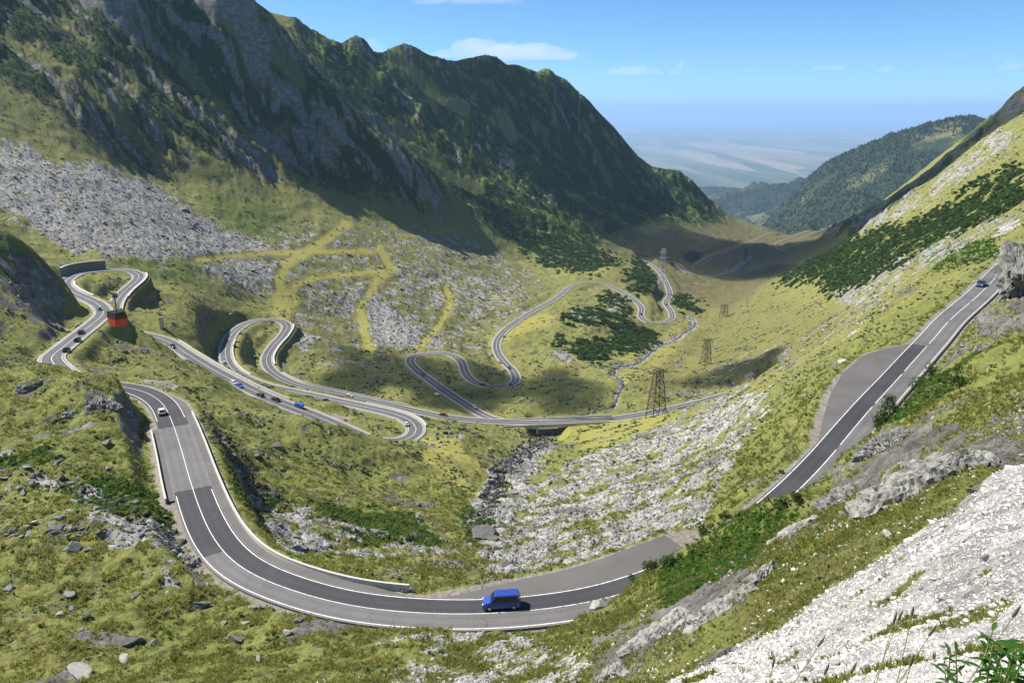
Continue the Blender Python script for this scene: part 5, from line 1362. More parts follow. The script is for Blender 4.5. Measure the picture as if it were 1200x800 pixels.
b = MB(); b.box((-0.9, -0.1, 4.6), (0.9, 0.1, 4.85)); ca = b.build('carriage', M_CABDARK, cab)
for x in (-0.7, -0.25, 0.25, 0.7):
    b = MB(); b.lathe((x, -0.06, 4.9), (0, 1, 0), [(0, 0.16), (0.12, 0.16)], 10); b.build('pulley', M_STEEL_PALE, ca)
top = Vector(cp) + Vector((0, 0, 5.0 * 1.19))
M_CABLE = simple_mat('steel_cable', (0.10, 0.10, 0.10), 0.5, 0.1, 1, 0.6)
b = MB(); far_pt = Vector((-40, 1900, -200)); near_pt = Vector((-66, -60, 8))
for a_, c_ in ((near_pt, top), (top, far_pt)):
    prev = a_
    for k in range(1, 25):
        t = k / 24; q_ = a_.lerp(c_, t); q_.z -= 4 * t * (1 - t) * (c_ - a_).length * 0.012
        b.bar(prev, q_, 0.022, 3); prev = q_
tag(b.build('ropeway_cable', M_CABLE), 'thin steel ropeway cable that carries the red cabin down the valley', 'cable')
# ------------------------------------------------------------------ rock outcrops and single boulders
from mathutils import noise as mnoise
def outcrop_mesh(name, size, seed, dip=0.5, strata=0.5, n=(36, 24, 9), rough=0.26):
    bm = bmesh.new()
    V = {}; nx, ny, nz = n
    r_ = random.Random(seed); o3 = Vector((r_.uniform(-50, 50), r_.uniform(-50, 50), r_.uniform(-50, 50)))
    cuts = []
    for _ in range(7):
        v = Vector((r_.gauss(0, 1), r_.gauss(0, 1), abs(r_.gauss(0, 0.8)))).normalized()
        cuts.append((v, r_.uniform(0.62, 0.95)))
    sd = Vector((math.sin(dip), 0.25, math.cos(dip))).normalized()
    def vert(i, j, k):
        if (i, j, k) in V: return V[i, j, k]
        p = Vector((2 * i / nx - 1, 2 * j / ny - 1, 2 * k / nz - 1))
        m = max(abs(p.x), abs(p.y), abs(p.z)); s = p.normalized()
        p = p.lerp(s * m * 1.15, 0.55)
        for d, h in cuts:
            e = p.dot(d)
            if e > h: p -= d * (e - h) * 0.9
        w = Vector((p.x * size[0] / 2, p.y * size[1] / 2, p.z * size[2] / 2))
        sc = max(size) * 0.25
        f = mnoise.fractal(w / sc + o3, 0.9, 2.1, 5)
        u_ = w.dot(sd); wl_ = (w - sd * u_)
        blk = max(size) * 0.11
        q_ = (wl_ + sd * u_ * 2.6) / blk + o3 + 0.35 * mnoise.noise_vector(w / (blk * 1.5) + o3)
        dst, pts = mnoise.voronoi(q_)
        gap = max(0.0, 1 - (dst[1] - dst[0]) / 0.16)
        q2 = q_ * 2.7; dst2, pts2 = mnoise.voronoi(q2); gap2 = max(0.0, 1 - (dst2[1] - dst2[0]) / 0.2)
        step = (mnoise.cell(pts[0] * 7.13) * 0.9 + gap * 0.6) * strata * min(size) * 0.20 + (mnoise.cell(pts2[0] * 5.7) * 0.6 + gap2 * 0.5) * strata * min(size) * 0.07
        nr = Vector((p.x, p.y, p.z)).normalized()
        w += nr * (f * rough * min(size) * 0.55 - step)
        V[i, j, k] = bm.verts.new(w); return V[i, j, k]
    for k in (0, nz):
        for i in range(nx):
            for j in range(ny):
                bm.faces.new([vert(i, j, k), vert(i + 1, j, k), vert(i + 1, j + 1, k), vert(i, j + 1, k)])
    for j in (0, ny):
        for i in range(nx):
            for k in range(nz):
                bm.faces.new([vert(i, j, k), vert(i + 1, j, k), vert(i + 1, j, k + 1), vert(i, j, k + 1)])
    for i in (0, nx):
        for j in range(ny):
            for k in range(nz):
                bm.faces.new([vert(i, j, k), vert(i, j + 1, k), vert(i, j + 1, k + 1), vert(i, j, k + 1)])
    bmesh.ops.recalc_face_normals(bm, faces=bm.faces)
    me = bpy.data.meshes.new(name); bm.to_mesh(me); bm.free(); me.materials.append(M_OUTCROP)
    return me
def slope_normal(x, y, e=2.0):
    return Vector((height(x - e, y) - height(x + e, y), height(x, y - e) - height(x, y + e), 2 * e)).normalized()
def outcrop(px, py, wpx, hpx, label, seed, depth=0.6, yaw=0.0, dip=0.6, rmin=0, sink=0.25, strata=0.6, follow=0.95, thick=0.5, name='rock_outcrop', cat='rock'):
    p = hit(px, py, rmin); d = project(*p)[2]
    w, h = wpx * d / F_PX, hpx * d / F_PX
    ln = h * (1.5 if thick < 0.6 else 1.0); th = h * thick
    me = outcrop_mesh(name, (w, ln, th), seed, dip, strata)
    o = bpy.data.objects.new(name, me); COL.objects.link(o)
    nrm = slope_normal(p[0], p[1], max(1.0, w * 0.4)); up_ = Vector((0, 0, 1)).lerp(nrm, follow).normalized()
    q = Vector((0, 0, 1)).rotation_difference(up_).to_matrix() @ Matrix.Rotation(math.atan2(-p[0], p[1]) + yaw, 3, 'Z')
    o.rotation_euler = q.to_euler()
    o.location = Vector(p) - up_ * th * sink
    return tag(o, label, cat, 'rock outcrops')
OUT = [(1095, 553, 200, 95, 'broad lichen-grey outcrop at the upper edge of the white scree', .5, .25, .5, .2), (1035, 520, 75, 55, 'slanting grey slabs just below the roadside bush', .5, .5, .9, .15), (985, 585, 90, 55, 'layered grey slabs in the middle of the slope beside the road', .45, .6, .9, .15),
       (930, 625, 80, 45, 'low layered slabs at the lower end of the slab ridge', .4, .6, .9, .15), (880, 685, 75, 55, 'cracked rock cluster in the green slope above the big smooth slab', .6, .2, .5, .2), (760, 752, 130, 70, 'big smooth grey slab in the grass at the bottom', .6, .3, .3, .25),
       (835, 715, 90, 50, 'grey ledge between the smooth slab and the cracked rocks', .6, .4, .6, .25), (715, 790, 60, 50, 'grey slab at the bottom edge below the smooth slab', .6, .1, .4, .25), (840, 770, 70, 40, 'small flat slabs next to the lower rim of the white scree', .6, .1, .4, .25),
   (222, 658, 62, 40, 'dark-sided layered rock on the grass beside the near bend', .7, .3, .4, .2), (200, 640, 40, 26, 'flat grey rock behind the dark-sided layered rock', .7, .3, .4, .2), (40, 450, 60, 26, 'grey rock ledges on top of the left knoll', .6, .2, .5, .3), (122, 476, 50, 36, 'shaded dark rock face on the end of the left knoll', .7, .3, .5, .25), (95, 480, 60, 36, 'dark rocks half way down the left knoll', .7, .3, .5, .3), (158, 512, 34, 22, 'rocks at the foot of the left knoll', .7, .3, .5, .3),
       (630, 640, 56, 34, 'pale rock ledge with a dark overhang on the grey scree slope', .6, .2, .4, .25), (668, 600, 60, 28, 'dark cleft rocks in the middle of the grey scree slope', .6, .4, .7, .3), (840, 540, 60, 40, 'pale rock slab at the upper end of the grey scree slope', .6, .4, .6, .25), (752, 512, 26, 20, 'dark-gapped rock block below the large pylon', .8, .2, .5, .2), (780, 505, 22, 14, 'small rock block right of the dark-gapped block', .8, .2, .5, .2), (480, 690, 26, 16, 'grey rocks at the end of the pale guard wall', .8, .2, .5, .2),
       (30, 345, 40, 40, 'grey cliff face on the shaded left spur', .8, .2, .8, .3), (60, 375, 36, 34, 'dark cliff foot of the left spur', .8, .2, .8, .3)]
for k, (px, py, wp, hp, lab, dep, yw, dp, sk) in enumerate(OUT):
    outcrop(px, py, wp, hp, lab, 500 + k, dep, yw, dp, 0, sk)

def crag(px, py0, py1, d, wpx, label, seed, dip=0.15, depth=0.9):
    t_, b_ = at_depth(px, py0, d), at_depth(px, py1, d); w = wpx * d / F_PX
    zb = min(b_[2], height(b_[0], b_[1])) - 1.0; h = t_[2] - zb
    me = outcrop_mesh('rock_outcrop', (w, w * depth * 1.4, h * 1.05), seed, dip, 0.4)
    o = bpy.data.objects.new('rock_outcrop', me); COL.objects.link(o)
    o.location = ((t_[0] + b_[0]) / 2, (t_[1] + b_[1]) / 2, zb + h * 0.5); o.rotation_euler = (-0.75, 0.12, math.atan2(-t_[0], t_[1]) + 0.25)
    return tag(o, label, 'rock', 'rock outcrops')
crag(1204, 278, 350, 160, 56, 'tall rusty brown crag hiding the end of the right road', 701)
crag(1184, 318, 374, 164, 26, 'grey rock shoulder left of the tall brown crag', 702)
crag(1206, 350, 425, 146, 66, 'jagged grey crag beside the straight road', 703)
crag(1172, 366, 404, 152, 34, 'low grey rocks between the jagged crag and the white edge line', 704)
crag(1206, 400, 455, 126, 60, 'grey crag at the right edge below the jagged one', 705)
crag(1158, 402, 426, 138, 26, 'small rock below the crags on the green bank', 706)
BM = [stone_mesh('boulder', 900 + k, 3, 0.72, M_STONE, 0.22) for k in range(10)]
BMP = [stone_mesh('boulder', 940 + k, 3, 0.72, M_BOULDER_PALE, 0.22) for k in range(5)]
def boulder(p, s, label, k, pale=False, group='boulders on the slopes', flat=1.0):
    o = bpy.data.objects.new('boulder', (BMP[k % 5] if pale else BM[k % 10])); COL.objects.link(o)
    o.location = (p[0], p[1], p[2] + s * 0.10); o.scale = (s * rng.uniform(0.9, 1.3), s * rng.uniform(0.75, 1.0), s * rng.uniform(0.6, 0.95) * flat)
    tl = 0.2 if flat > 0.6 else 0.06
    o.rotation_euler = (rng.normal(0, tl), rng.normal(0, tl), rng.random() * 6.28)
    return tag(o, label, 'boulder', group)
def bpx(px, py, wpx, label, k, pale=False, rmin=0, flat=1.0):
    p = hit(px, py, rmin); d = project(*p)[2]
    return boulder(p, wpx * d / F_PX, label, k, pale, 'boulders on the slopes', flat)
SPECIAL = [(722, 716, 14, 'small boulder tucked beside the flat pale boulder', 0, .8), (565, 630, 34, 'big grey boulder at the bottom of the stream gully', 0, .8), (1143, 576, 24, 'lone dark grey block on the white scree', 0, .9), (1043, 628, 15, 'white boulder at the rim of the white scree', 1, 1),
    (90, 642, 26, 'grey boulder with a long shadow on the left slope', 0, 1), (104, 645, 14, 'flat stone right of the shadow-casting boulder', 0, .5), (68, 620, 24, 'long grey slab stone high on the left slope', 0, .5), (38, 613, 12, 'pale stone near the left edge', 1, .7), (112, 612, 18, 'dark stone below the boulder stream on the left', 0, .8), (152, 752, 36, 'split pale boulder in the grass at lower left', 0, .7), (178, 755, 16, 'right half of the split pale boulder', 0, .7), (146, 775, 24, 'flat white stone below the split boulder', 1, .5), (106, 760, 12, 'roundish stone left of the split boulder', 0, .9), (92, 790, 34, 'pale flat stones at the bottom left edge', 1, .45),
    (70, 720, 14, 'white stone in the grass of the lower left slope', 1, .6), (102, 721, 14, 'grey stone beside the white stone of the lower left slope', 0, .6), (96, 739, 12, 'small stone on the shaded left grass', 0, .7), (160, 698, 16, 'slanted dark stone in the middle of the left grass slope', 0, .6), (194, 717, 14, 'grey stone half way down the left grass slope', 0, .7), (236, 710, 20, 'stone group leader right of the left grass slope', 0, .8), (262, 731, 14, 'stone under the near road embankment', 0, .8), (288, 731, 16, 'pale stone near the embankment toe', 1, .7), (278, 750, 22, 'grey heap stone near the bottom grass', 0, .7), (297, 712, 20, 'grey stone at the left end of the road embankment', 0, .8), (338, 742, 18, 'pale stone below the white edge line', 1, .8), (350, 728, 14, 'dark stone below the white edge line', 0, .8),
    (10, 690, 16, 'flat stone at the foot of the striped pole', 0, .4), (125, 520, 14, 'white stone above the green patch on the left', 1, .8), (985, 735, 14, 'pale slab stone lying on the white scree', 1, .5), (1155, 655, 18, 'grey rounded stone low on the white scree', 0, .6), (1080, 690, 12, 'small grey stone on the white scree', 0, .8), (325, 522, 14, 'pale stone in the moss of the central spur', 0, .6), (302, 535, 14, 'grey stone left on the central spur', 0, .8)]
for k, (px, py, wp, lab, pale, fl) in enumerate(SPECIAL):
    bpx(px, py, wp, lab, k + 2, bool(pale), 0, fl)
ob_ = boulder(at_z(700, 715, -59.5) + np.array((0, 0, 0.25)), 3.0, 'flat pale boulder overhanging the near-side road edge right of the van', 1, True, 'boulders on the slopes', 0.5); ob_.rotation_euler = (0.05, -0.1, 0.3); ob_.scale = (3.6, 2.6, 1.7)
ZONES = [('grey boulder among many on the left foreground slope', lambda: gst * (DD < 150) * (PX < 330) * (PY > 540), 40, 8, 16), ('grey boulder in the boulder stream on the far left slope', lambda: scree_mid * (DD < 165) * (PX < 260) * (DD > 80), 36, 7, 15), ('boulder in the rocky gully right of the near road', lambda: scree_mid * (PX > 225) * (PX < 545) * (DD < 270), 40, 7, 14),
         ('boulder in the stream gully under the bridge', lambda: blur(poly_mask('600,530 650,510 655,530 625,555 600,590 585,630 575,655 545,640 540,610 560,570', 120, 450), 1), 30, 7, 15), ('pale boulder on the big grey scree slope in the middle', lambda: scree_mid * (PX > 560) * (DD < 300) * (PX < 880), 36, 7, 14), ('boulder scattered on the sunny right meadow', lambda: sstep(0.1, 0.5, pn) * (PX > 700) * (PY > 250) * (PY < 520) * (DD > 180) * (DD < 800) * (1 - blur(shrub, 1)), 26, 5, 11),
         ('boulder on the scree below the left mountain', lambda: scree_far * (DD > 450) * (PX < 340), 36, 5, 10), ('boulder on the rough valley slope between the yellow trails', lambda: (PX > 220) * (PX < 620) * (PY > 270) * (PY < 420) * (DD > 450) * (DD < 1000) * sstep(0, 0.4, pn), 26, 5, 9), ('boulder on the foreground slope above the right bend', lambda: gst * (DD < 110) * (PX > 700) * (1 - scree_near), 16, 7, 15)]
BUSY = 0
for lab, wf, n, lo, hi in ZONES:
    P, d = place(pick(wf() * clear, n))
    if not len(P): continue
    qx, qy, _d = project(P[:, 0], P[:, 1], P[:, 2]); sz = rng.uniform(lo, hi, len(P)); fl = rng.choice([0.55, 1.0], len(P))
    tx, ty, ts = (np.digitize(v_, np.quantile(v_, (0.33, 0.67))) for v_ in (qx, qy, sz))
    what, where = lab.split(' ', 1) if lab.startswith('boulder') else (' '.join(lab.split(' ', 2)[:2]), lab.split(' ', 2)[2])
    for q in range(len(P)):
        lb = f"{('small', 'mid-sized', 'big')[ts[q]]} {'flat' if fl[q] < 0.8 else 'blocky'} {what}, {('upper', 'middle', 'lower')[ty[q]]} {('left', 'centre', 'right')[tx[q]]}, {where.replace('among many ', '')}"
        boulder(P[q], sz[q] * d[q] / F_PX, lb, int(rng.integers(0, 60)), False, 'boulders ' + where, fl[q])
for px, py in ((500, 514), (506, 517), (512, 513), (518, 516), (524, 512), (528, 508), (520, 507), (514, 519), (505, 521), (498, 518), (522, 520), (511, 508)):
    p = hit(px + rng.normal(0, 1), py + rng.normal(0, 1), 250); boulder(p, rng.uniform(5, 9) * project(*p)[2] / F_PX, 'rubble stone in the grey heap below the white car', int(rng.integers(0, 60)), False, 'rubble heap below the bend')
for px, py in ((298, 452), (303, 455), (308, 452), (312, 456), (306, 458), (300, 457)):
    p = hit(px, py, 300); boulder(p, rng.uniform(4, 6) * project(*p)[2] / F_PX, 'rubble stone in the small heap beside the straight middle road', int(rng.integers(0, 60)), False, 'small rubble heap')

# ------------------------------------------------------------------ bushes by the road, striped pole, slabs
def bush(px, py, wpx, hpx, label, seed, rmin=0, mat=None):
    p = hit(px, py, rmin); d = project(*p)[2]; w, h = wpx * d / F_PX, hpx * d / F_PX
    o = thing('bush', label, 'bush', tuple(p), random.Random(seed).uniform(0, 6), 'bushes beside the road')
    me = leafball_mesh('foliage', seed, 420, mat or M_BUSH, 0.055, 1.0)
    f = bpy.data.objects.new('foliage', me); COL.objects.link(f); f.parent = o; f.scale = (w * 0.95, w * 0.95, h * 1.25)
    b = MB(); r_ = random.Random(seed)
    for k in range(6):
        a = r_.uniform(0, 6.28); b.bar((0, 0, -0.2), (math.cos(a) * w * 0.25, math.sin(a) * w * 0.25, h * r_.uniform(0.35, 0.6)), 0.03 * max(1, w * 0.5), 4, 0.012)
    b.build('stems', M_BARK, o)['kind'] = 'stuff'
M_BARK = simple_mat('bark', (0.07, 0.055, 0.04), 0.9)
for k, (px, py, w_, h_, lab) in enumerate([(1028, 503, 42, 46, 'large green bush on the hill side of the right road'), (1044, 480, 24, 24, 'smaller bush just above the large roadside bush'), (908, 592, 46, 22, 'bush at the lower end of the visible right road'), (935, 585, 26, 16, 'low bush right of the bush at the road end'), (762, 668, 32, 24, 'bush hanging over the road near the long gravel layby'), (785, 660, 34, 20, 'bush in front of the far end of the gravel layby'), (740, 680, 20, 14, 'small bush where the slope meets the near road'), (1076, 455, 26, 26, 'bright green bush on the bank above the right road'), (1092, 440, 20, 24, 'narrow bush higher on the bank above the right road'), (825, 625, 30, 20, 'bush on the green slope above the hidden road'), (1122, 455, 30, 24, 'round bush on the grassy bank under the grey crag'), (850, 606, 18, 12, 'little bush beside the pale stone at the scree end')]):
    bush(px, py, w_, h_, lab, 700 + k)
p = hit(17, 697); d = project(*p)[2]; H = 33 * d / F_PX
sp_ = thing('marker_pole', 'thin black and white striped snow pole on the left grass slope', 'pole', tuple(p))
M_BLACK = simple_mat('black_enamel', (0.02, 0.02, 0.02), 0.6); M_WHITE = simple_mat('white_enamel', (0.72, 0.72, 0.7), 0.6)
for k in range(8):
    b = MB(); b.bar((0, 0, -0.3 if k == 0 else H * k / 8), (0, 0, H * (k + 1) / 8), 0.085, 8); b.build('band', M_BLACK if k % 2 == 0 else M_WHITE, sp_)
def slab(px, py, wpx, hpx, th, label, rmin, upright=False):
    p = hit(px, py, rmin); d = project(*p)[2]; w, h = wpx * d / F_PX, hpx * d / F_PX
    b = MB()
    if upright: b.box((-w / 2, -th / 2, -0.8), (w / 2, th / 2, h))
    else: b.box((-w / 2, -w * 0.4, -0.3), (w / 2, w * 0.4, th))
    o = b.build('concrete_slab', M_CONC, None, 0.04); o.location = p; o.rotation_euler = (0, 0, 0.4)
    tag(o, label, 'slab')
slab(190, 384, 5, 13, 0.6, 'upright concrete slab on the slope right of the red cable car', 300, True)
slab(510, 462, 9, 5, 0.4, 'flat pale concrete slab in the shaded grass under the S bend', 400)
slab(988, 424, 10, 6, 0.5, 'flat pale concrete block at the upper end of the round layby', 150)

# ------------------------------------------------------------------ plants close to the camera
M_LEAF = leaf_mat('broad_leaf', (0.035, 0.10, 0.012), (0.085, 0.20, 0.03)); M_STALK = simple_mat('dry_stalk', (0.20, 0.20, 0.07), 0.8); M_SPIKE = simple_mat('seed_spike', (0.10, 0.085, 0.055), 0.9, 0.3, 20)
def leaf(o, p, d_, ln, w, seed):
    d_ = Vector(d_).normalized(); side = d_.cross(Vector((0, 0, 1))).normalized(); upv = side.cross(d_)
    V, Fc = [], []
    N_ = 7
    for k in range(N_):
        t = k / (N_ - 1); ww = w * math.sin(math.pi * min(1, t * 0.92 + 0.06)) ** 0.8 * 0.5
        c = Vector(p) + d_ * ln * t + upv * (-0.35 * ln * t * t)
        V += [c - side * ww + upv * ww * 0.35, c, c + side * ww + upv * ww * 0.35]
    for k in range(N_ - 1):
        for s in (0, 1):
            Fc.append((k * 3 + s, k * 3 + s + 1, k * 3 + s + 4, k * 3 + s + 3))
    b = MB(); b.add(V, Fc); return b.build('leaf', M_LEAF, o, 0, True)
def leafy_plant(px, py, d, stems, hgt, label, seed):
    q = at_depth(px, py, d); g = height(q[0], q[1]); o = thing('leafy_plant', label, 'plant', (q[0], q[1], g), 0, 'leafy plants at the lower right edge')
    r_ = random.Random(seed); top_z = q[2] - g
    for s in range(stems):
        a = r_.uniform(0, 6.28); lean = r_.uniform(0.05, 0.35) * hgt; h = max(0.15, top_z * r_.uniform(0.72, 1.0)); tip = Vector((math.cos(a) * lean, math.sin(a) * lean, h)); bs = Vector((r_.uniform(-.06, .06), r_.uniform(-.06, .06), -0.05))
        b = MB(); b.bar(bs, tip, 0.006, 5, 0.003); b.build('stem', M_STALK, o)
        nl = r_.randint(7, 9)
        for k in range(nl):
            t = 1 - 0.62 * k / nl; aa = a + k * 2.4 + r_.uniform(-.3, .3)
            leaf(o, bs.lerp(tip, t), (math.cos(aa), math.sin(aa), r_.uniform(0.25, 0.9)), hgt * r_.uniform(0.26, 0.42), hgt * r_.uniform(0.07, 0.11), seed + k)
leafy_plant(1160, 742, 4.2, 4, 0.28, 'broad-leaved green plant at the lower right corner', 1)
leafy_plant(1195, 752, 4.0, 5, 0.30, 'dense leafy plant cut by the right edge of the picture', 2)
leafy_plant(1120, 762, 4.4, 3, 0.22, 'low leafy plant left of the broad-leaved one', 3)
leafy_plant(1180, 772, 3.7, 4, 0.25, 'leafy plant lowest in the right corner', 4)
def stalk(px, py, d, label, lean, spike=0.10, seed=0):
    q = at_depth(px, py, d); g = height(q[0] - lean * 0.4, q[1]); base = Vector((q[0] - lean * (q[2] - g), q[1], g)); tip = Vector(q) - base
    o = thing('plantain_stalk', label, 'plant', tuple(base), 0, 'seed stalks over the white scree')
    b = MB(); b.bar((0, 0, -0.05), tip, 0.0035, 5, 0.0025); b.build('stem', M_STALK, o)
    dr = tip.normalized(); b = MB(); b.lathe(tip - dr * spike, dr, [(0, 0.003), (spike * 0.12, 0.0085), (spike * 0.6, 0.0085), (spike, 0.002)], 8); b.build('seed_spike', M_SPIKE, o, 0, True)
for k, (px, py, d, ln) in enumerate([(1051, 716, 5.2, .12), (1058, 714, 5.4, .22), (1071, 709, 5.6, .05), (967, 745, 5.2, .5), (1098, 731, 4.6, .45), (908, 769, 5.6, .1), (972, 776, 5.0, .25), (1071, 765, 4.6, .1), (1197, 708, 4.4, .45), (1004, 775, 5.0, .3)]):
    stalk(px, py, d, ['upright brown seed stalk, tallest of the close pair over the white scree', 'second seed stalk of the close pair, leaning right', 'straight seed stalk just right of the close pair', 'strongly slanted seed stalk on the left of the white scree', 'slanted seed stalk left of the leafy plants', 'seed stalk farthest left at the bottom of the white scree', 'short seed stalk under the strongly slanted one', 'short seed stalk under the close pair', 'slanted seed stalk at the right edge above the leafy plants', 'slanted short seed stalk between the close pair and the slanted one'][k], ln, 0.09)
# ------------------------------------------------------------------ clouds (all of them above the haze)
def cloud_mesh(name, size, seed, lobes=24, sub=3):
    r_ = random.Random(seed); bm = bmesh.new()
    for k in range(lobes):
        t = r_.uniform(-1, 1); rad = (1 - 0.75 * abs(t)) * r_.uniform(0.5, 1.0)
        c = Vector((t * size[0] * 0.45, r_.uniform(-1, 1) * size[1] * 0.3, r_.uniform(0.0, 0.5) * size[2] * rad))
        m = Matrix.Translation(c) @ Matrix.Diagonal((size[0] * 0.13 * (0.5 + rad), size[1] * 0.25 * (0.5 + rad), size[2] * 0.40 * (0.35 + rad), 1))
        bmesh.ops.create_icosphere(bm, subdivisions=sub, radius=1.0, matrix=m)
    o3 = Vector((seed * 3.1, seed * 1.7, 0)); s = size[2] * 0.5
    for v in bm.verts:
        f = mnoise.fractal(v.co / s + o3, 0.7, 2.1, 5)
        v.co += v.normal * f * size[2] * 0.22
        if v.co.z < 0: v.co.z *= 0.25
    me = bpy.data.meshes.new(name); bm.to_mesh(me); bm.free(); return me
M_CLOUD = bpy.data.materials.new('cloud_vapour'); M_CLOUD.use_nodes = True
nt = M_CLOUD.node_tree; nt.nodes.remove(nt.nodes['Principled BSDF'])
pv = nt.nodes.new('ShaderNodeVolumePrincipled'); pv.inputs['Color'].default_value = (1, 1, 1, 1); pv.inputs['Density'].default_value = 0.0006; pv.inputs['Anisotropy'].default_value = 0.0
nt.links.new(pv.outputs['Volume'], nt.nodes['Material Output'].inputs['Volume'])
def soften(o, vox):
    md = o.modifiers.new('merge', 'REMESH'); md.mode = 'VOXEL'; md.voxel_size = vox; md.use_smooth_shade = True
M_CLOUD_THICK = bpy.data.materials.new('shade_cloud_thick'); M_CLOUD_THICK.use_nodes = True
nt = M_CLOUD_THICK.node_tree; nt.nodes.remove(nt.nodes['Principled BSDF'])
pv = nt.nodes.new('ShaderNodeVolumePrincipled'); pv.inputs['Color'].default_value = (1, 1, 1, 1); pv.inputs['Density'].default_value = 0.06
nt.links.new(pv.outputs['Volume'], nt.nodes['Material Output'].inputs['Volume'])
M_CLOUD_VEIL = M_CLOUD_THICK.copy(); M_CLOUD_VEIL.name = 'shade_cloud_veil'; M_CLOUD_VEIL.node_tree.nodes['Principled Volume'].inputs['Density'].default_value = 0.024
def cloud(px, py, wpx, hpx, d, label, seed, lobes=22):
    p = at_depth(px, py, d); s = d / F_PX
    me = cloud_mesh('cloud', (wpx * s, max(wpx * 0.35, hpx) * s, hpx * s * 1.5), seed, lobes); me.materials.append(M_CLOUD)
    o = bpy.data.objects.new('cloud', me); COL.objects.link(o); o.location = (p[0], p[1], p[2]); o.rotation_euler = (0, 0, -math.atan2(p[0], p[1]))
    soften(o, wpx * s / 50)
    return tag(o, label, 'cloud', 'clouds')
for k, (px, py, w_, h_, d, lab) in enumerate([(548, 3, 130, 14, 14000, 'grey-white cloud cut by the top edge above the ridge'), (590, 68, 180, 20, 26000, 'long white cloud bank lying behind the second ridge'), (442, 59, 30, 14, 26000, 'bright cloud tip showing between two peaks'), (744, 87, 64, 11, 30000, 'flat white cloud right of the second ridge'), (797, 86, 26, 12, 30000, 'small puffy cloud next to the flat cloud'), (877, 84, 20, 3, 32000, 'faint sliver of cloud above the hazy plain'), (972, 82, 40, 6, 32000, 'thin double cloud over the forest hill'), (1040, 84, 24, 8, 32000, 'little round cloud above the forest hill'), (1097, 85, 18, 4, 33000, 'tiny cloud right of the little round cloud'), (1184, 81, 30, 8, 33000, 'small cloud at the right edge over the rocky ridge')]):
    cloud(px, py, w_, h_, d, lab, 60 + k)
# unseen clouds added overhead, toward the sun, to lay shade on the valley
def shade_cloud(px, py, rad_x, rad_y, thick, alt, label, seed, rmin=0):
    g = hit(px, py, rmin); t = (alt - g[2]) / SUN_DIR.z
    c = Vector(g) + SUN_DIR * t
    me = cloud_mesh('cloud', (rad_x * 2, rad_y * 3.0, thick), seed, 14, 2); me.materials.append(M_CLOUD_VEIL if rad_x > 200 else M_CLOUD_THICK)
    o = bpy.data.objects.new('cloud', me); COL.objects.link(o); o.location = c
    soften(o, rad_x / 14)
    return tag(o, label, 'cloud', 'unseen shade clouds')
shade_cloud(545, 452, 100, 50, 50, 760, 'small unseen cloud placed overhead to shade the meadow under the S bend', 21, 300)
shade_cloud(840, 302, 430, 260, 120, 900, 'broad unseen cloud placed overhead to shade the far valley floor', 22, 900)
shade_cloud(1075, 225, 380, 240, 120, 1000, 'broad unseen cloud placed overhead to shade the slope under the forest hill', 23, 1100)
shade_cloud(860, 437, 60, 14, 40, 760, 'thin unseen cloud placed overhead to streak the right meadow with shade', 24, 300)
# ------------------------------------------------------------------ far country
M_FIELDS, n_, l_, b_n = nodes_of('plain_fields')
pos_ = n_.new('ShaderNodeNewGeometry').outputs['Position']
v_ = n_.new('ShaderNodeTexVoronoi'); v_.inputs['Scale'].default_value = 0.0020; l_.new(pos_, v_.inputs['Vector'])
s_ = n_.new('ShaderNodeSeparateColor'); l_.new(v_.outputs['Color'], s_.inputs['Color'])
f1 = ramp(n_, l_, s_.outputs[0], [(0.0, (0.05, 0.08, 0.02)), (0.35, (0.10, 0.11, 0.04)), (0.6, (0.20, 0.17, 0.08)), (0.85, (0.28, 0.22, 0.13)), (1.0, (0.04, 0.06, 0.02))], 'CONSTANT')
mp_ = n_.new('ShaderNodeMapping'); mp_.inputs['Scale'].default_value = (1.0, 0.12, 1.0); l_.new(pos_, mp_.inputs['Vector'])
l_.new(mp_.outputs[0], v_.inputs['Vector'])
f2 = ramp(n_, l_, noise_node(n_, l_, 0.0005, 7, 0.62, mp_.outputs[0]), [(0.38, (0.05, 0.06, 0.025)), (0.46, (0.14, 0.12, 0.06)), (0.52, (0.24, 0.20, 0.13)), (0.56, (0.18, 0.15, 0.08)), (0.60, (0.015, 0.035, 0.012))])
l_.new(mixc(n_, l_, 0.30, f1, f2), b_n.inputs['Base Color']); b_n.inputs['Roughness'].default_value = 1
gx = np.linspace(-60000, 60000, 61); gy = np.linspace(-6000, 90000, 60)
GX, GY = np.meshgrid(gx, gy, indexing='ij')
PLAIN_Z = -1050.0
plain = grid_mesh('plain', GX, GY, np.full(GX.shape, PLAIN_Z) + fbm(GX, GY, 16000, 3) * 90 * sstep(15000, 40000, np.hypot(GX, GY)), M_FIELDS)
for p in (): pass
plain['kind'] = 'structure'

M_FOREST, n_, l_, b_n = nodes_of('forest_slope')
pos_ = n_.new('ShaderNodeNewGeometry').outputs['Position']
c1 = ramp(n_, l_, noise_node(n_, l_, 0.05, 7, 0.75, pos_), [(0.3, (0.010, 0.022, 0.008)), (0.55, (0.022, 0.040, 0.013)), (0.8, (0.045, 0.066, 0.022))])
meadow = ramp(n_, l_, noise_node(n_, l_, 0.0035, 5, 0.6, pos_), [(0.60, 0.0), (0.66, 1.0)])
l_.new(mixc(n_, l_, meadow, c1, (0.14, 0.14, 0.05)), b_n.inputs['Base Color']); b_n.inputs['Roughness'].default_value = 1
bump(n_, l_, b_n, noise_node(n_, l_, 0.06, 4, 0.7, pos_), 8.0, 1.0)

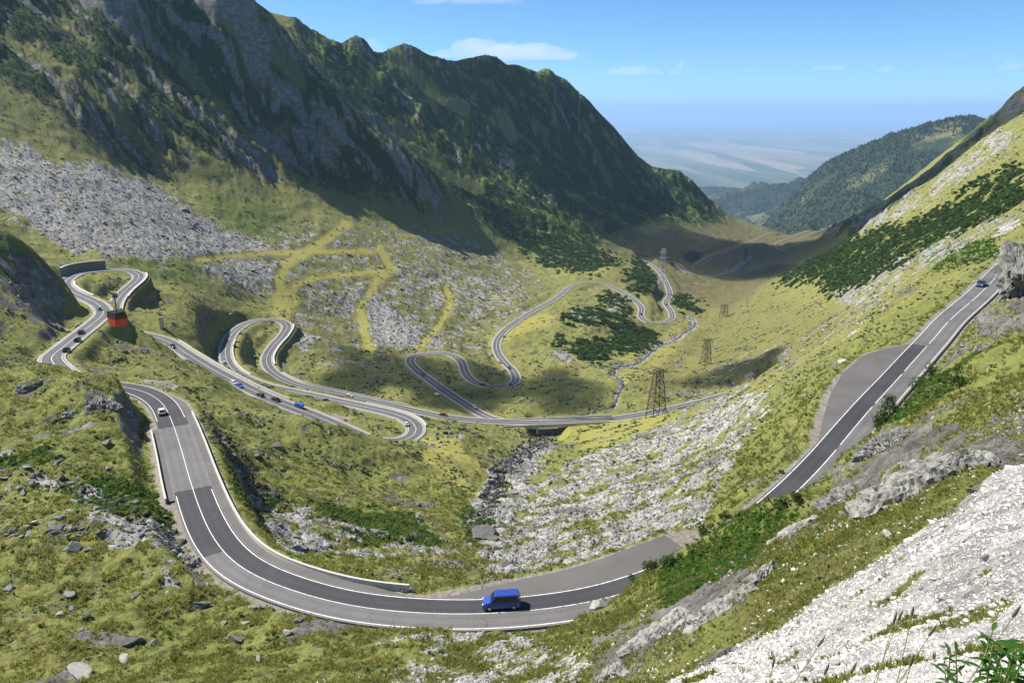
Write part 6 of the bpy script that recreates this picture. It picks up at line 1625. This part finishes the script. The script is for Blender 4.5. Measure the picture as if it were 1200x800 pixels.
def far_hill(name, crest, front, back, amp, seed):
    """A ridge that falls from its crest towards the camera and away from it."""
    C_ = np.array([at_depth(px, py, d) for px, py, d in crest])
    s = np.concatenate([[0], np.cumsum(np.linalg.norm(np.diff(C_[:, :2], axis=0), axis=1))])
    n = 200
    ss = np.linspace(0, s[-1], n)
    P = np.stack([np.interp(ss, s, C_[:, k]) for k in range(3)], 1)
    T = np.gradient(P[:, :2], axis=0); T /= np.linalg.norm(T, axis=1)[:, None]
    T = np.stack([blur(np.tile(T[:, k:k + 1], (1, 1)), 0)[:, 0] for k in (0, 1)], 1)
    mean = C_[-1, :2] - C_[0, :2]; mean /= np.linalg.norm(mean)
    Nn = np.array((mean[1], -mean[0]))
    if Nn @ P[n // 2, :2] > 0: Nn = -Nn              # towards the camera
    vv = np.concatenate([-np.linspace(1, 0, 50, endpoint=False) ** 1.3, np.linspace(0, 1, 110) ** 1.1])
    Xh = np.empty((n, len(vv))); Yh = Xh.copy(); Zh = Xh.copy()
    for j, v in enumerate(vv):
        w, drop = (front if v > 0 else back)
        a_ = abs(v)
        Xh[:, j] = P[:, 0] + Nn[0] * w * (1 if v > 0 else -1) * a_
        Yh[:, j] = P[:, 1] + Nn[1] * w * (1 if v > 0 else -1) * a_
        Zh[:, j] = P[:, 2] - drop * (a_ ** 0.9)
    av = np.abs(vv)[None, :]
    Zh += (fbm(Xh + seed, Yh, amp * 5, 4, 0.5, ridged=True) * amp * sstep(0, 0.25, av)) + fbm(Xh, Yh + seed, amp * 0.9, 3) * amp * 0.10 + np.abs(fbm(Xh, Yh, 28, 2)) * 7
    o = grid_mesh(name, Xh, Yh, Zh, M_FOREST)
    o['kind'] = 'structure'
    return o, (Xh, Yh, Zh)
H1 = far_hill('forest_hill', [(1330, 90, 3000), (1230, 112, 3200), (1157, 139, 3400), (1128, 135, 3450), (1085, 145, 3500), (1050, 155, 3550), (1010, 171, 3600), (975, 186, 3650), (950, 204, 3700), (925, 232, 3750), (895, 262, 3800), (860, 290, 3850)], (2000, 1100), (1500, 1000), 48, 40)
H2 = far_hill('forest_hill', [(1010, 206, 6400), (945, 212, 6200), (905, 216, 6100), (870, 226, 6000), (835, 240, 5900), (780, 260, 5800), (700, 290, 5700)], (2400, 800), (1600, 600), 90, 140)
H3 = far_hill('forest_hill', [(930, 228, 8000), (880, 222, 7900), (850, 219, 7800), (820, 219, 7700), (790, 222, 7600), (700, 240, 7500)], (2200, 560), (1600, 500), 70, 240)

# conifers on the far slopes: a far-off wood
def conifer_mesh(name, seed):
    r_ = random.Random(seed); b = MB(); b.bar((0, 0, -0.1), (0, 0, 0.3), 0.03, 4)
    for k in range(5):
        z0 = 0.10 + 0.17 * k; rr = 0.24 * (1 - k / 5.6); n = 7; V = [(0, 0, z0 + 0.30)]
        for q in range(n):
            a = 6.283 * q / n + r_.random(); rq = rr * r_.uniform(0.65, 1.15); V.append((math.cos(a) * rq, math.sin(a) * rq, z0 - 0.03 * r_.random()))
        b.add(V, [(0, 1 + q, 1 + (q + 1) % n) for q in range(n)])
    me = bpy.data.meshes.new(name); me.from_pydata(b.V, [], b.F); me.update(); me.materials.append(M_CONIFER); return lib(me)
CON = [conifer_mesh('conifer_shape', k) for k in range(4)]
def forest(name, G, n, lo, hi):
    Xh, Yh, Zh = G
    i = rng.integers(0, Xh.shape[0] - 1, n); j = rng.integers(30, Xh.shape[1] - 1, n); f, g = rng.random(n), rng.random(n)
    def mg(A_): return (A_[i, j] * (1 - f) + A_[i + 1, j] * f) * (1 - g) + (A_[i, j + 1] * (1 - f) + A_[i + 1, j + 1] * f) * g
    P = np.stack([mg(Xh), mg(Yh), mg(Zh)], 1)
    ok = (fbm(P[:, 0], P[:, 1], 420, 4, 0.6) < 0.42)
    P = P[ok]; s = rng.uniform(lo, hi, len(P))
    scatter(name, P, np.stack([np.zeros(len(P))] * 2 + [rng.random(len(P)) * 6.28], 1), np.stack([s, s, s], 1), CON)
forest('forest', H1[1], 50000, 6, 11); forest('far_forest', H2[1], 20000, 8, 14)

# ------------------------------------------------------------------ haze: one closed box of even, thin air round the place
def box_mesh(name, lo, hi):
    me = bpy.data.meshes.new(name)
    v = [(x, y, z) for x in (lo[0], hi[0]) for y in (lo[1], hi[1]) for z in (lo[2], hi[2])]
    f = [(0, 1, 3, 2), (4, 6, 7, 5), (0, 4, 5, 1), (2, 3, 7, 6), (0, 2, 6, 4), (1, 5, 7, 3)]
    me.from_pydata(v, [], f); me.update()
    o = bpy.data.objects.new(name, me); COL.objects.link(o)
    return o
zlo = min(PLAIN_Z - 200, float(Z.min()), H1[1][2].min(), H2[1][2].min(), H3[1][2].min()) - 20
haze = box_mesh('haze', (-60400, -6400, zlo), (60400, 90400, max(float(Z.max()) + 60, 420)))
haze['kind'] = 'stuff'
M_HAZE = bpy.data.materials.new('haze_air'); M_HAZE.use_nodes = True
nt = M_HAZE.node_tree; nt.nodes.remove(nt.nodes['Principled BSDF'])
pv = nt.nodes.new('ShaderNodeVolumePrincipled')
pv.inputs['Color'].default_value = (0.42, 0.66, 1.0, 1)
pv.inputs['Density'].default_value = 0.000042
pv.inputs['Anisotropy'].default_value = 0.1
nt.links.new(pv.outputs['Volume'], nt.nodes['Material Output'].inputs['Volume'])
haze.data.materials.append(M_HAZE)
